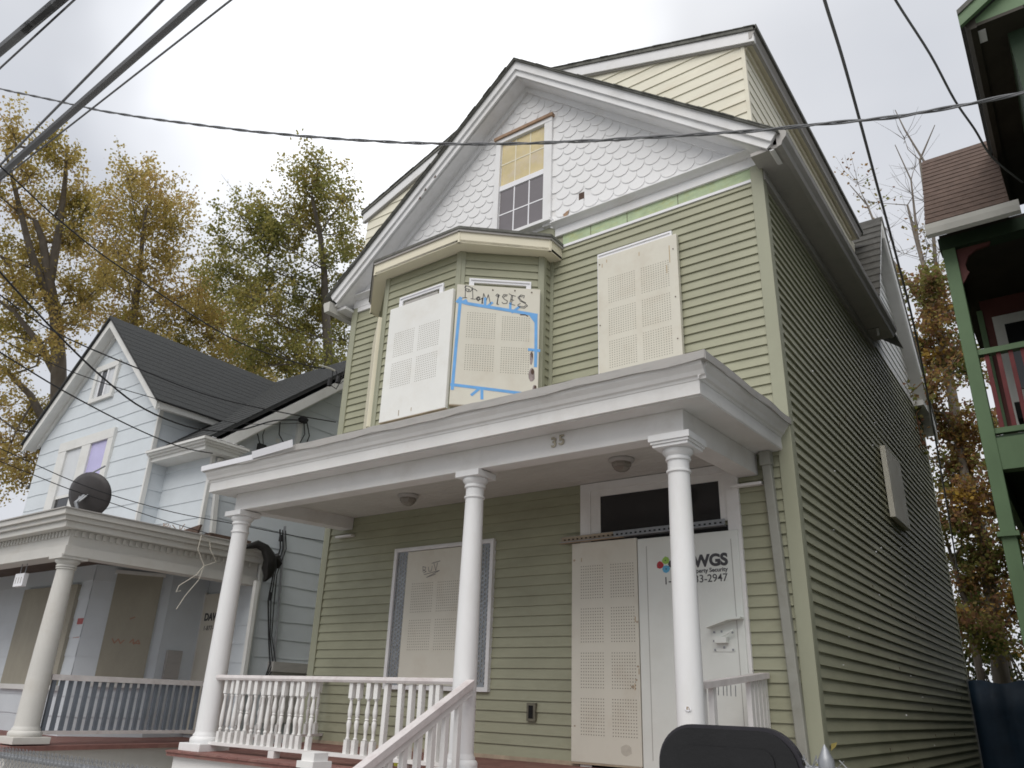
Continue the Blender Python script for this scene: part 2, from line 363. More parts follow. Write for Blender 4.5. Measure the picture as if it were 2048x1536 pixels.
# ---- frieze and cornice
def mould(prof, x0, x1, y=0.0):
    """profile in (out, z) extruded along x"""
    return MB().prism([(x0, y - a, b) for a, b in prof], (x1 - x0, 0, 0))
for x0, x1 in ((-2.62, 0.03), (XL - 0.03, -5.55)):
    mould([(0, 7.17), (0.05, 7.17), (0.075, 7.19), (0.11, 7.205), (0.13, 7.215), (0.13, 7.23), (0.0, 7.262)], x0, x1).obj('cornice_moulding', white, H)
    MB().box((x0 + 0.02, -0.035, 7.055), (x1 - 0.012, -0.0, 7.17)).obj('frieze_board', white, H)
MB().box((-2.5, -0.006, 6.905), (-0.10, 0.0, 7.055)).obj('sheathing_strip', green_strip, H, label='exposed mottled green sheathing strip')
for xs in (-2.1, -0.95, -1.6): MB().box((xs, -0.0085, 6.905), (xs + 0.006, -0.006, 7.05)).obj('sheathing_joint', rot_m, H)
MB().box((-2.5, -0.022, 6.872), (-0.095, 0.0, 6.905)).obj('drip_edge', vinyl_white, H)
MB().box((-6.2, -0.03, 6.98), (-5.56, 0.0, 7.055)).obj('frieze_board', white, H)
# ---- scalloped gable
SW, SE = 0.211, 0.135
def scallop_mesh():
    r = 0.1045; pts = []
    top = 0.16
    pts.append((-r, top)); pts.append((-r, 0.062))
    for i in range(1, 12):
        a = math.pi + math.pi * i / 12
        pts.append((r * math.cos(a), 0.062 + 0.092 * math.sin(a)))
    pts.append((r, 0.062)); pts.append((r, top))
    off = lambda zz: 0.014 + (0.002 - 0.014) * (zz + 0.03) / 0.19
    n = len(pts)
    vs = [(x, -off(zz), zz) for x, zz in pts] + [(x, 0.0, zz) for x, zz in pts]
    fs = [tuple(range(n))] + [(i + 1, i, i + n, i + 1 + n) for i in range(n - 1)]
    fs = [fs[0]] + [f[::-1] for f in fs[1:]]
    return MB().add(vs, fs).mesh('scallop_shingle', white)
smesh = scallop_mesh()
MB().prism([(-6.1, -0.002, 7.25), (-0.14, -0.002, 7.25), (-3.12, -0.002, 9.75)], (0, 0.002, 0)).obj('gable_wall', white, H)
row = 0; zz = 7.265
WX0, WX1, WZ0, WZ1 = -3.625, -2.672, 7.28, 9.03
while zz < 9.66:
    sh = 0.0 if row % 2 == 0 else SW / 2
    x = -6.2 + sh
    while x < 0:
        lim = zroof(x) - 0.30
        inwin = WX0 - 0.02 < x < WX1 + 0.02 and zz < WZ1 - 0.02
        bay_hide = zz < 7.14 + 0.0
        if zz + 0.06 < lim and not inwin and not bay_hide and not (-2.27 < x < -2.17 and 7.50 < zz < 7.56):
            o = link('scallop_shingle', smesh, H, loc=(x + rnd.uniform(-.003, .003), 0, zz - 0.03 + rnd.uniform(-.003, .003)))
            o.rotation_euler = (0, rnd.uniform(-.03, .03), 0)
            o.location = o.location - Vector(H.location) * 0
        x += SW
    zz += SE; row += 1
MB().box((-2.27, -0.004, 7.46), (-2.19, -0.002, 7.60)).obj('missing_shingle_gap', rot_m, H)
MB().add([(-2.50, -0.017, 7.36), (-2.44, -0.017, 7.39), (-2.40, -0.017, 7.40), (-2.43, -0.017, 7.33), (-2.47, -0.017, 7.31)], [(0, 4, 3, 2, 1)]).obj('missing_shingle_gap', bare_wood, H)
# ---- gable window
gw = MB().box((WX0, -0.045, WZ0 - 0.02), (WX0 + 0.085, 0, WZ1 - 0.09)).box((WX1 - 0.125, -0.045, WZ0 - 0.02), (WX1, 0, WZ1 - 0.09)).box((WX0, -0.05, WZ1 - 0.09), (WX1, 0, WZ1 - 0.02)).obj('gable_window', white, H)
bevel(gw, 0.004)
MB().box((WX0 - 0.02, -0.075, WZ1 - 0.02), (WX1 + 0.02, 0, WZ1 + 0.025)).obj('head_casing', bare_wood, gw, label='head casing worn to bare wood')
MB().box((WX0 + 0.085, -0.02, 8.13), (WX1 - 0.125, -0.002, 8.21)).obj('meeting_rail', vinyl_white, gw)
MB().box((WX0 - 0.06, -0.10, 7.30), (WX1 + 0.03, 0, 7.345)).obj('sill', white, gw)
gx0, gx1 = WX0 + 0.085, WX1 - 0.125
for a0, a1, m, lb in ((8.21, 8.94, yellow_glass, 'upper pane with film, yellow and violet reflection painted in'), (7.345, 8.13, grey_glass, None)):
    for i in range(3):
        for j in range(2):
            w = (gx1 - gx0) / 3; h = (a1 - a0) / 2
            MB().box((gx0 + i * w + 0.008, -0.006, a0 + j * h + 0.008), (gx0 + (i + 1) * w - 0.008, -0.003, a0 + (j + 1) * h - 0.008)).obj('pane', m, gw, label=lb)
    mm = vinyl_white if a0 < 8 else cream_trim
    for i in (1, 2): MB().box((gx0 + i * (gx1 - gx0) / 3 - 0.009, -0.011, a0), (gx0 + i * (gx1 - gx0) / 3 + 0.009, -0.002, a1)).obj('muntin', mm, gw)
    MB().box((gx0, -0.0105, (a0 + a1) / 2 - 0.009), (gx1, -0.002, (a0 + a1) / 2 + 0.009)).obj('muntin', mm, gw)
# ---- rakes of the front gable
def rake_poly(s, v0, v1, xe, cut=0.0):
    """strip below the roof line between vertical drops v0..v1 from apex to x distance xe on side s"""
    ax, az = -3.12, 10.0
    k = 0.838
    return [(ax, az - v0), (ax + s * xe, az - v0 - k * xe), (ax + s * (xe - cut), az - v1 - k * (xe - cut)), (ax, az - v1)]
for s, xe in ((1, 3.42), (-1, 3.34)):
    P = lambda y, poly: [(a, y, b) for a, b in poly]
    MB().prism(P(-0.33, rake_poly(s, 0.0, 0.135, xe, 0.06)), (0, 0.05, 0)).obj('rake_fascia', white, H)
    MB().prism(P(-0.30, rake_poly(s, 0.135, 0.235, xe - 0.06, 0.06)), (0, 0.05, 0)).obj('rake_moulding', white, H)
    MB().prism(P(-0.27, rake_poly(s, 0.20, 0.235, xe - 0.05, 0.04)), (0, 0.27, 0)).obj('rake_soffit', white, H)
    MB().prism(P(-0.045, rake_poly(s, 0.235, 0.335, xe - 0.42, 0.0)), (0, 0.043, 0)).obj('rake_frieze', white, H)
    MB().prism(P(-0.37, rake_poly(s, -0.022, 0.0, xe + 0.03, 0.0)), (0, 6.2, 0)).obj('roof', shingle_grey, H)
    for q in range(26):        # ragged shingle ends along the rake
        d0 = 3.42 * q / 26
        MB().prism(P(-0.375 - rnd.uniform(0, .018), [(-3.12 + s * d0, 10.022 - .838 * d0), (-3.12 + s * (d0 + .128), 10.022 - .838 * (d0 + .128)), (-3.12 + s * (d0 + .128), 10.032 - .838 * (d0 + .128)), (-3.12 + s * d0, 10.036 - .838 * d0)]), (0, 0.25, 0)).obj('roof_shingle', shingle_grey, H)
for a in ((-4.72, 8.44), (-4.82, 8.33), (-4.55, 8.60)):
    MB().prism([(a[0], -0.303, a[1]), (a[0] + .03, -0.303, a[1] + .05), (a[0] + .05, -0.303, a[1] + .0)], (0, 0.004, 0)).obj('peeled_patch', rot_m, H)
# eaves of the main roof, right and left
MB().box((0.0, -0.27, 6.99), (0.31, 5.02, 7.03)).obj('eave_soffit', n_soffit if False else flash_m, H)
MB().prism([(0.285, -0.30, 6.975), (0.33, -0.30, 6.985), (0.345, -0.30, 7.03), (0.385, -0.30, 7.075), (0.395, -0.30, 7.13), (0.36, -0.30, 7.16), (0.285, -0.30, 7.16)], (0, 5.32, 0)).obj('eave_gutter', flash_m, H)
MB().box((0.0, 0.0, 6.86), (0.05, 5.0, 6.99)).obj('eave_frieze', flash_m, H)
MB().box((-6.46, -0.2, 6.99), (-6.24, 9.0, 7.03)).obj('eave_soffit', white, H)
MB().prism([(-6.42, -0.36, 6.93), (-6.52, -0.36, 6.93), (-6.56, -0.36, 7.06), (-6.55, -0.36, 7.09), (-6.42, -0.36, 7.09)], (0, 9.0, 0)).obj('eave_gutter', alu, H)
# ---- third floor
FY = 0.57
KR3, KL3, AX3, AZ3 = 0.32, 0.376, -3.58, 10.70
zt = lambda x: AZ3 - 0.12 - (KR3 * (x - AX3) if x > AX3 else KL3 * (AX3 - x))
X3L, X3R = -6.87, -0.2
MB().prism([(X3L + .02, FY + 0.001, 7.0), (X3R - .01, FY + 0.001, 7.0), (X3R - .01, FY + 0.001, zt(X3R) - .03), (AX3, FY + 0.001, AZ3 - .16), (X3L + .02, FY + 0.001, zt(X3L) - .03)], (0, 7.4, 0)).obj('attic_wall', cream, H)
z = 7.30; ep = 0.172
while z < 10.5:
    z1 = z + ep
    xa, xb = X3L, X3R
    def clipx(zz):
        lo = X3L if zz < zt(X3L) else AX3 - (AZ3 - .12 - zz) / KL3
        hi = X3R if zz < zt(X3R) else AX3 + (AZ3 - .12 - zz) / KR3
        return lo, hi
    l0, h0 = clipx(z); l1, h1 = clipx(min(z1, AZ3 - .13))
    if h0 > l0: clap(H, (0, FY, 0), (1, 0, 0), (0, -1, 0), l0, h0, l1, h1, z, min(z1, AZ3 - .13), cream, 0.016, jitter=0.002)
    if z1 < 9.5: clap(H, (X3R, FY, 0), (0, 1, 0), (1, 0, 0), 0.0, 5.6, 0.0, 5.6, z, z1, cream, 0.013)
    z += ep
MB().box((X3R - 0.03, FY - 0.016, 7.4), (X3R + 0.016, FY + 0.03, zt(X3R) - 0.02)).obj('corner_board', cream, H)
def roofline(side, d0, d1, x_end, y0, yl, m, nm):
    k = KR3 if side > 0 else KL3
    L = abs(x_end - AX3)
    poly = [(AX3, y0, AZ3 + d0), (AX3 + side * L, y0, AZ3 + d0 - k * L), (AX3 + side * L, y0, AZ3 + d1 - k * L), (AX3, y0, AZ3 + d1)]
    return MB().prism(poly, (0, yl, 0)).obj(nm, m, H)
for sd, xe in ((1, -0.01), (-1, -6.97)):
    roofline(sd, -0.255, -0.085, xe - sd * 0.03, 0.505, 0.06, white, 'attic_fascia')
    roofline(sd, -0.275, -0.255, xe - sd * 0.06, 0.53, 0.03, flash_m, 'attic_frieze')
    roofline(sd, -0.085, -0.03, xe + sd * 0.01, 0.485, 5.5 if sd > 0 else 8, shingle_grey, 'attic_roof')
    k = KR3 if sd > 0 else KL3
    for q in range(26):
        d0 = abs(xe - AX3) * q / 26; w = abs(xe - AX3) / 26 - rnd.uniform(.0, .004); yy = 0.475 - rnd.uniform(0, .008)
        MB().prism([(AX3 + sd * d0, yy, AZ3 - 0.030 - k * d0), (AX3 + sd * (d0 + w), yy, AZ3 - .030 - k * (d0 + w)), (AX3 + sd * (d0 + w), yy, AZ3 - .020 - k * (d0 + w)), (AX3 + sd * d0, yy, AZ3 - .018 - k * d0)], (0, .3, 0)).obj('roof_shingle', shingle_grey, H)
# right eave of the third floor, running back
MB().box((X3R, FY, 9.385), (-0.06, 5.9, 9.405)).obj('attic_eave_soffit', cream_trim, H)
MB().prism([(-0.10, 0.50, 9.37), (-0.062, 0.50, 9.375), (-0.05, 0.50, 9.42), (-0.02, 0.50, 9.455), (-0.015, 0.50, 9.48), (-0.10, 0.50, 9.48)], (0, 5.4, 0)).obj('attic_eave_fascia', flash_m, H)
MB().box((-0.03, 0.485, 9.48), (0.012, 5.9, 9.545)).obj('attic_roof_edge', shingle_grey, H)
MB().box((X3R, FY, 9.30), (X3R + 0.04, 5.7, 9.385)).obj('attic_frieze', cream_trim, H)
w3 = MB().box((X3R, 4.25, 8.35), (X3R + 0.03, 5.2, 9.1)).obj('attic_window', vinyl_white, H)
MB().box((X3R + 0.03, 4.33, 8.45), (X3R + 0.034, 5.12, 9.02)).obj('pane', dark_glass, w3)
# ---- rear cross gable
apy, apz = 6.7, 10.1; kf, kr = 1.45, 1.36
MB().prism([(-0.001, 4.9, 7.0), (-0.001, 9.0, 7.0), (-0.001, apy, 9.85)], (-3.0, 0, 0)).obj('rear_gable_wall', blue_trim, H)
z = 7.02
while z < 9.6:
    y0 = max(4.9, apy - (9.9 - z) / kf); y1 = min(8.97, apy + (9.9 - z) / kr); y0t = max(4.9, apy - (9.9 - z - ep) / kf); y1t = min(8.97, apy + (9.9 - z - ep) / kr)
    if y1t > y0t: clap(H, (0, 0, 0), (0, 1, 0), (1, 0, 0), y0, y1, y0t, y1t, z, z + ep, blue_trim, 0.014)
    z += ep
def rg(side, d0, d1, x0, x1, Ly, nm, m):
    k = kf if side < 0 else kr
    poly = [(x0, apy, apz + d0), (x0, apy + side * Ly, apz + d0 - k * Ly), (x0, apy + side * Ly, apz + d1 - k * Ly), (x0, apy, apz + d1)]
    return MB().prism(poly, (x1 - x0, 0, 0)).obj(nm, m, H)
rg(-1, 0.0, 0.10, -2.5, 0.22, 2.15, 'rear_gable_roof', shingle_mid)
rg(1, 0.0, 0.10, -2.5, 0.25, 2.45, 'rear_gable_roof', shingle_grey)
rg(1, -0.36, 0.0, 0.19, 0.23, 2.42, 'rear_gable_fascia', blue_trim)
rg(1, -0.20, -0.14, 0.0, 0.19, 2.42, 'rear_gable_soffit', blue_trim)
rg(-1, -0.16, 0.0, 0.17, 0.21, 2.12, 'rear_gable_fascia', blue_trim)
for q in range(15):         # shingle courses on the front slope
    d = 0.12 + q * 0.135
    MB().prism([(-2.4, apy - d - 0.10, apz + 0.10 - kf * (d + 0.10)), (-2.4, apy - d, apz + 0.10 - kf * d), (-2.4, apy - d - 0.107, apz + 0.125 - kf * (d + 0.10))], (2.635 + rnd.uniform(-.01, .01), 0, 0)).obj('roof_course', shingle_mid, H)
MB().box((0.0, 8.2, 6.95), (0.2, 9.2, 7.05)).obj('rear_eave_return', blue_trim, H)

# ---- bay window
bay = [(-2.68, 0.0), (-2.68, -0.18), (-3.45, -0.82), (-4.70, -0.82), (-5.47, -0.18), (-5.47, 0.0)]
BZ0, BZ1 = 4.05, 6.70
MB().prism([(x, y, BZ0) for x, y in bay], (0, 0, BZ1 - BZ0)).obj('bay_wall', sage, H)
def faces(pl):
    for i in range(len(pl) - 1):
        a, b = Vector((*pl[i], 0)), Vector((*pl[i + 1], 0)); t = (b - a); L = t.length; t.normalize()
        n = Vector((t.y, -t.x, 0))
        if n.y > 0 or (abs(n.y) < 1e-6 and n.x * (a.x + 4.07) < 0): n = -n
        yield a, t, n, L
for a, t, n, L in faces(bay):
    z = 4.30
    while z < BZ1 - 0.01:
        clap(H, a, t, n, 0.03, L - 0.03, 0.03, L - 0.03, z, min(z + e, BZ1), sage, 0.019, jitter=0.0015)
        z += e
for i in (1, 2, 3, 4):
    x, y = bay[i]; dx = 1 if x > -4 else -1
    a0 = Vector((x, y, 4.1))
    t0 = (Vector((*bay[i - 1], 0)) - Vector((x, y, 0))).normalized(); t1 = (Vector((*bay[i + 1], 0)) - Vector((x, y, 0))).normalized()
    w = 0.055
    for t in (t0, t1):
        n = Vector((t.y, -t.x, 0)); 
        if n.dot(Vector((x + 4.07, y - 1.0, 0))) < 0: n = -n
        bevel(MB().obox(a0 - t * 0.02, t * (w + 0.02), n * (0.024 if t is t0 else 0.0265), (0, 0, BZ1 - 4.1)).obj('bay_corner_board', sage_trim, H), 0.003)
MB().box((-2.70, -0.03, 4.1), (-2.62, 0.0, 6.72)).obj('bay_corner_board', sage_trim, H)
MB().box((-5.55, -0.03, 4.1), (-5.45, 0.0, 6.72)).obj('bay_corner_board', sage_trim, H)
eave = [(-2.51, 0.0), (-2.51, -0.27), (-3.335, -1.025), (-4.775, -1.01), (-5.60, -0.27), (-5.60, 0.0)]
MB().prism([(x, y, 6.70) for x, y in eave], (0, 0, 0.035)).obj('bay_soffit', cream_trim, H)
def ring(pl, off_in, z0, z1, nm, m, parent=H, out=0.0):
    cx, cy = -4.06, 0.25
    def outw(p, d):
        v = Vector((p[0] - cx, p[1] - cy)); 
        return p
    for a, t, n, L in faces(pl):
        ex = 0.012
        MB().obox(a - t * ex + n * out + Vector((0, 0, z0)), t * (L + 2 * ex), -n * off_in, (0, 0, z1 - z0)).obj(nm, m, parent)
ring(eave, 0.03, 6.695, 6.845, 'bay_fascia', cream_trim)
ring(eave, 0.05, 6.845, 6.875, 'bay_drip_edge', flash_m, out=0.02)
rim = [(x + (0.03 if x > -4 else -0.03) * (1 if y > -0.9 else 0.4), y - (0.0 if y == 0 else 0.03), 6.875) for x, y in eave]
rim2 = [(x, y, z + 0.035) for x, y, z in rim]
rg2 = [(-3.4, 0.0, 7.20), (-4.7, 0.0, 7.20)]
MB().add(rim + rim2 + rg2, [(i, i + 1, i + 7, i + 6) for i in range(5)] + [(6, 7, 12), (7, 8, 12), (8, 9, 13, 12), (9, 10, 13), (10, 11, 13)] + [(5, 4, 3, 2, 1, 0)]).obj('bay_roof', shingle_grey, H)

# ---- security panels
def holes(parent, o, t, n, blocks, hw=0.0058, cols=12, rows=12):
    """blocks of small punched holes: (s0, s1, z0, z1)"""
    o, t, n = Vector(o), Vector(t), Vector(n); up = Vector((0, 0, 1)); b = MB()
    flip = t.cross(up).dot(n) < 0
    for s0, s1, z0, z1 in blocks:
        for i in range(cols):
            for j in range(rows):
                cs = s0 + (s1 - s0) * i / (cols - 1); cz = z0 + (z1 - z0) * j / (rows - 1)
                q = [o + t * (cs + hw * math.cos(k * math.pi / 3)) + up * (cz + hw * math.sin(k * math.pi / 3)) + n * 0.0015 for k in range(6)]
                b.add(q, [tuple(range(6))[::-1] if flip else tuple(range(6))])
    return b.obj('perforation', hole_m, parent, kind='stuff')
def panel(o, t, n, s0, s1, z0, z1, th, m, label, tilt=0.0):
    o, t, n = Vector(o), Vector(t), Vector(n)
    p = MB().obox(o + t * s0 + Vector((0, 0, z0)), t * (s1 - s0), n * th, (0, 0, z1 - z0)).obj('security_panel', m, H, label=label)
    bevel(p, 0.006)
    return p
def wframe(parent, o, t, n, s0, s1, z0, z1, w=0.09, th=0.05, m=vinyl_white):
    o, t, n = Vector(o), Vector(t), Vector(n); up = Vector((0, 0, 1))
    b = MB()
    b.obox(o + t * s0 + up * (z1 - w), t * (s1 - s0), n * th, up * w)
    b.obox(o + t * s0 + up * z0, t * (s1 - s0), n * th, up * w)
    b.obox(o + t * s0 + up * (z0 + w), t * w, n * th, up * (z1 - z0 - 2 * w))
    b.obox(o + t * (s1 - w) + up * (z0 + w), t * w, n * th, up * (z1 - z0 - 2 * w))
    b.obox(o + t * (s0 + 0.02) + up * (z1 - 0.03) , t * (s1 - s0 - 0.04), n * (th + 0.012), up * 0.012)
    f = b.obj('window_frame', m, parent); return f
def screws(parent, o, t, n, pts, m=steel, r=0.008):
    o, t, n = Vector(o), Vector(t), Vector(n); up = Vector((0, 0, 1)); b = MB()
    for s_, z_ in pts: b.tube([o + t * s_ + up * z_, o + t * s_ + up * z_ + n * 0.006], r, 6)
    return b.obj('screw_heads', m, parent)
TX = (1, 0, 0); NF = (0, -1, 0)
# upper right window
pA = panel((0, -0.03, 0), TX, NF, -1.955, -0.955, 4.80, 6.488, 0.06, panel_m, 'perforated cream steel panel over the right upper window')
wframe(pA, (0, 0, 0), TX, NF, -1.985, -1.03, 4.85, 6.578, 0.07, 0.045)
holes(pA, (0, -0.09, 0), TX, NF, [(a, a + 0.325, b, b + 0.315) for a in (-1.81, -1.393) for b in (5.86, 5.45, 5.05)])
screws(pA, (0, -0.09, 0), TX, NF, [(-1.93, 6.4), (-1.93, 5.6), (-1.93, 5.0), (-1.0, 6.3), (-1.0, 5.7), (-1.0, 5.2)], rot_m, 0.007)
# bay front
pB = panel((0, -0.85, 0), TX, NF, -4.515, -3.475, 4.635, 6.165, 0.055, panel_w, 'whiter steel panel on the bay front, perforated in four squares')
MB().box((-4.515, -0.905, 4.628), (-3.475, -0.85, 4.6345)).obj('panel_edge', panel_dirty, pB, label='rusty lower edge')
wframe(pB, (0, -0.82, 0), TX, NF, -4.42, -3.685, 4.8, 6.33, 0.06, 0.035)
MB().box((-4.33, -0.846, 6.185), (-3.78, -0.824, 6.245)).obj('window_gap', flash_m, pB)
holes(pB, (0, -0.905, 0), TX, NF, [(a, a + 0.315, b, b + 0.315) for a in (-4.38, -3.975) for b in (5.47, 5.06)])
MB().obox((-4.2, -0.9065, 4.67), (0.012, 0, 0), (0, 0, 0.07), (0, 0.001, 0)).obox((-4.0, -0.9065, 4.69), (0.01, 0, 0), (0, 0, 0.045), (0, 0.001, 0)).obj('rust_mark', panel_dirty, pB)
# bay right diagonal with the tape and the marker lettering
DO = Vector((-3.45, -0.82, 0)); DT = Vector((0.7690393, 0.6392015, 0)); DN = Vector((0.6392015, -0.7690393, 0))
pC = panel(DO + DN * 0.02, DT, DN, -0.028, 0.972, 4.665, 6.205, 0.06, panel_m, 'cream steel panel with blue tape frame and marker word')
wframe(pC, DO, DT, DN, 0.112, 0.862, 4.8, 6.325, 0.06, 0.04)
DF = DO + DN * 0.08
holes(pC, DF, DT, DN, [(0.12, 0.442, 5.515, 5.832), (0.535, 0.846, 5.507, 5.805), (0.122, 0.441, 5.10, 5.413), (0.537, 0.851, 5.09, 5.405)])
MB().obox(DF + DT * -0.028 + Vector((0, 0, 4.656)) - DN * 0.06, DT * 1.0, DN * 0.061, (0, 0, 0.008)).obj('panel_edge', panel_dirty, pC, label='grimy lower edge')
def strip(parent, pts, w, m, nm, off=0.002, o=DF, t=DT, n=DN, label=None):
    b = MB(); up = Vector((0, 0, 1))
    for (s0, z0), (s1, z1) in zip(pts[:-1], pts[1:]):
        d = Vector((s1 - s0, z1 - z0)); L = d.length
        if L < 1e-6: continue
        d /= L; p = Vector((-d.y, d.x)) * w / 2
        e2 = d * w * 0.25 if w < 0.02 else Vector((0, 0))
        cs = [(s0 - e2.x + p.x, z0 - e2.y + p.y), (s0 - e2.x - p.x, z0 - e2.y - p.y), (s1 + e2.x - p.x, z1 + e2.y - p.y), (s1 + e2.x + p.x, z1 + e2.y + p.y)]
        jit = rnd.uniform(0, .0008)
        q = [o + t * a + up * c_ + n * (off + jit) for a, c_ in cs]
        nn = (q[1] - q[0]).cross(q[2] - q[0])
        b.add(q, [(0, 1, 2, 3) if nn.dot(n) > 0 else (3, 2, 1, 0)])
    return b.obj(nm, m, parent, label=label)
TW = 0.036
for pts, w in (([(-0.012, 5.985), (0.10, 5.952), (0.63, 5.892), (0.945, 5.852)], 0.04), ([(0.022, 6.03), (0.006, 5.4), (-0.004, 4.84)], TW),
               ([(-0.028, 4.905), (0.45, 4.872), (0.93, 4.835)], 0.035), ([(0.926, 5.87), (0.935, 5.4), (0.935, 5.18)], TW),
               ([(0.313, 6.045), (0.317, 5.945)], 0.03), ([(0.335, 5.92), (0.406, 5.99)], 0.03), ([(0.615, 6.0), (0.618, 5.915)], 0.028), ([(0.634, 5.865), (0.729, 5.955)], 0.03),
               ([(0.05, 5.965), (0.10, 5.995)], 0.04), ([(-0.02, 5.955), (0.03, 6.03)], 0.04), ([(0.842, 5.40), (0.985, 5.392)], 0.034),
               ([(0.213, 4.786), (0.30, 4.872)], 0.032), ([(0.332, 4.865), (0.338, 4.745)], 0.034), ([(0.772, 4.852), (0.81, 4.769)], 0.034), ([(0.86, 4.83), (0.97, 4.815)], 0.04), ([(0.90, 4.87), (0.965, 4.80)], 0.035)):
    strip(pC, pts, w, tape_m, 'tape_strip')
up = Vector((0, 0, 1))
MB().add([DF + DT * a + up * b + DN * 0.0032 for a, b in ((0.845, 5.845), (0.925, 5.73), (0.945, 5.85))], [(0, 1, 2)]).obj('tape_strip', tape_m, pC)
def blob(parent, o, t, n, cs, cz, rs, rz, m, nm, off=0.0015, seg=12):
    pts = [o + t * (cs + rs * (1 + rnd.uniform(-.15, .15)) * math.cos(2 * math.pi * i / seg)) + up * (cz + rz * (1 + rnd.uniform(-.1, .1)) * math.sin(2 * math.pi * i / seg)) + n * off for i in range(seg)]
    nn = (pts[1] - pts[0]).cross(pts[2] - pts[0])
    return MB().add(pts, [tuple(range(seg)) if nn.dot(n) > 0 else tuple(range(seg))[::-1]]).obj(nm, m, parent)
bent = mat('bent bare metal', (0.30, 0.25, 0.24), 0.45, 0.5, 18, metal=0.3)
for a in ((0.885, 5.29, 0.02, 0.085), (0.895, 5.08, 0.036, 0.09), (0.93, 4.905, 0.025, 0.055)):
    blob(pC, DF, DT, DN, *a, bent, 'torn_edge')
    blob(pC, DF, DT, DN, a[0] + .008, a[1] + a[3] * .45, a[2] * .55, a[3] * .4, rot_m, 'torn_edge', 0.003)
strip(pC, [(0.895, 5.385), (0.87, 5.33)], 0.006, rot_m, 'torn_edge'); strip(pC, [(0.74, 5.845), (0.80, 5.85), (0.83, 5.83)], 0.012, rot_m, 'scuff')
letters = [[(0.07, 6.197), (0.076, 6.026)], [(0.045, 6.024), (0.097, 6.028)], [(0.062, 6.165), (0.085, 6.19), (0.116, 6.184), (0.145, 6.165), (0.150, 6.139), (0.130, 6.114), (0.1, 6.111), (0.07, 6.135), (0.085, 6.15), (0.11, 6.145), (0.125, 6.135), (0.105, 6.125)],
           [(0.156, 6.171), (0.168, 6.017)], [(0.143, 6.019), (0.196, 6.015)], [(0.161, 6.155), (0.189, 6.149), (0.211, 6.127)], [(0.255, 6.045), (0.228, 6.053), (0.204, 6.023), (0.231, 5.996), (0.256, 6.019), (0.236, 6.045), (0.215, 6.02), (0.235, 6.008), (0.25, 6.03)],
           [(0.265, 6.02), (0.282, 6.04), (0.276, 5.966), (0.293, 5.97)], [(0.282, 5.966), (0.293, 6.101), (0.328, 6.009), (0.349, 6.089), (0.379, 5.969)], [(0.37, 5.968), (0.40, 5.972)],
           [(0.437, 6.08), (0.457, 6.105), (0.482, 6.091), (0.467, 6.05), (0.46, 5.963)], [(0.45, 6.07), (0.47, 6.09), (0.455, 5.97), (0.48, 5.965)],
           [(0.58, 6.10), (0.535, 6.105), (0.518, 6.07), (0.544, 6.04), (0.58, 6.019), (0.574, 5.987), (0.532, 5.98), (0.516, 5.998)], [(0.57, 6.085), (0.545, 6.085), (0.535, 6.065)],
           [(0.595, 6.118), (0.628, 6.101), (0.618, 6.029), (0.609, 5.981), (0.673, 5.968)], [(0.617, 6.045), (0.656, 6.032)], [(0.626, 6.101), (0.676, 6.089)], [(0.64, 6.09), (0.63, 5.99)],
           [(0.772, 6.072), (0.781, 6.104), (0.738, 6.112), (0.704, 6.075), (0.734, 6.03), (0.791, 6.002), (0.822, 5.972), (0.785, 5.936), (0.729, 5.94), (0.704, 5.972), (0.735, 5.998)], [(0.76, 6.09), (0.73, 6.09), (0.72, 6.07), (0.75, 6.035), (0.80, 6.01)], [(0.72, 5.96), (0.78, 5.955), (0.80, 5.975)]]
b = MB()
for L in letters:
    o_ = strip(pC, L, 0.0075, ink, 'marker_lettering')
    me = o_.data; b.add([v.co for v in me.vertices], [tuple(p.vertices) for p in me.polygons]); bpy.data.objects.remove(o_)
b.obj('marker_lettering', ink, pC, label='word PROMISES in black marker')
screws(pC, DF, DT, DN, [(0.40, 6.155), (0.665, 6.165), (0.868, 6.155)], rot_m, 0.009)
# bay left diagonal, seen on edge
LO = Vector((-4.70, -0.82, 0)); LT = Vector((-0.7690393, 0.6392015, 0)); LN = Vector((-0.6392015, -0.7690393, 0))
pD = panel(LO + LN * 0.02, LT, LN, 0.06, 0.94, 4.66, 6.17, 0.055, cream_trim, 'cream panel on the left side of the bay')
# porch window
pG = panel((0, -0.015, 0), TX, NF, -4.672, -3.525, 1.74, 3.255, 0.03, panel_m, 'dusty cream panel between two slotted metal strips on the porch window')
wframe(pG, (0, 0, 0), TX, NF, -4.888, -3.352, 1.69, 3.305, 0.045, 0.06, white)
sl_m = mat('slotted galvanised strip', (0.30, 0.32, 0.34), 0.4, 0.2, 12, metal=0.5)
for x0, x1 in ((-4.845, -4.672), (-3.525, -3.397)):
    sp = MB().box((x0, -0.035, 1.735), (x1, -0.012, 3.26)).obj('slotted_strip', sl_m, pG)
    ncol = 4 if x0 < -4 else 3
    bb = MB(); bl = MB()
    for i in range(ncol):
        cx = x0 + (i + .5) * (x1 - x0) / ncol
        for j in range(30):
            cz = 1.76 + j * 0.05 + (0.025 if i % 2 else 0)
            if cz > 3.22: continue
            bb.add([(cx - .008, -.0365, cz), (cx + .004, -.0365, cz), (cx + .010, -.0365, cz + .03), (cx - .002, -.0365, cz + .03)], [(0, 1, 2, 3)])
            bl.obox((cx + .004, -.037, cz), (.006, 0, 0), (0, -.004, 0), (.006, 0, .03))
    bb.obj('strip_slots', dark_in, pG, kind='stuff'); bl.obj('strip_lips', alu, pG, kind='stuff')
holes(pG, (0, -0.045, 0), TX, NF, [(a, a + 0.32, c_, c_ + 0.325) for a in (-4.555, -4.15) for c_ in (2.54, 2.12)])
b = MB()
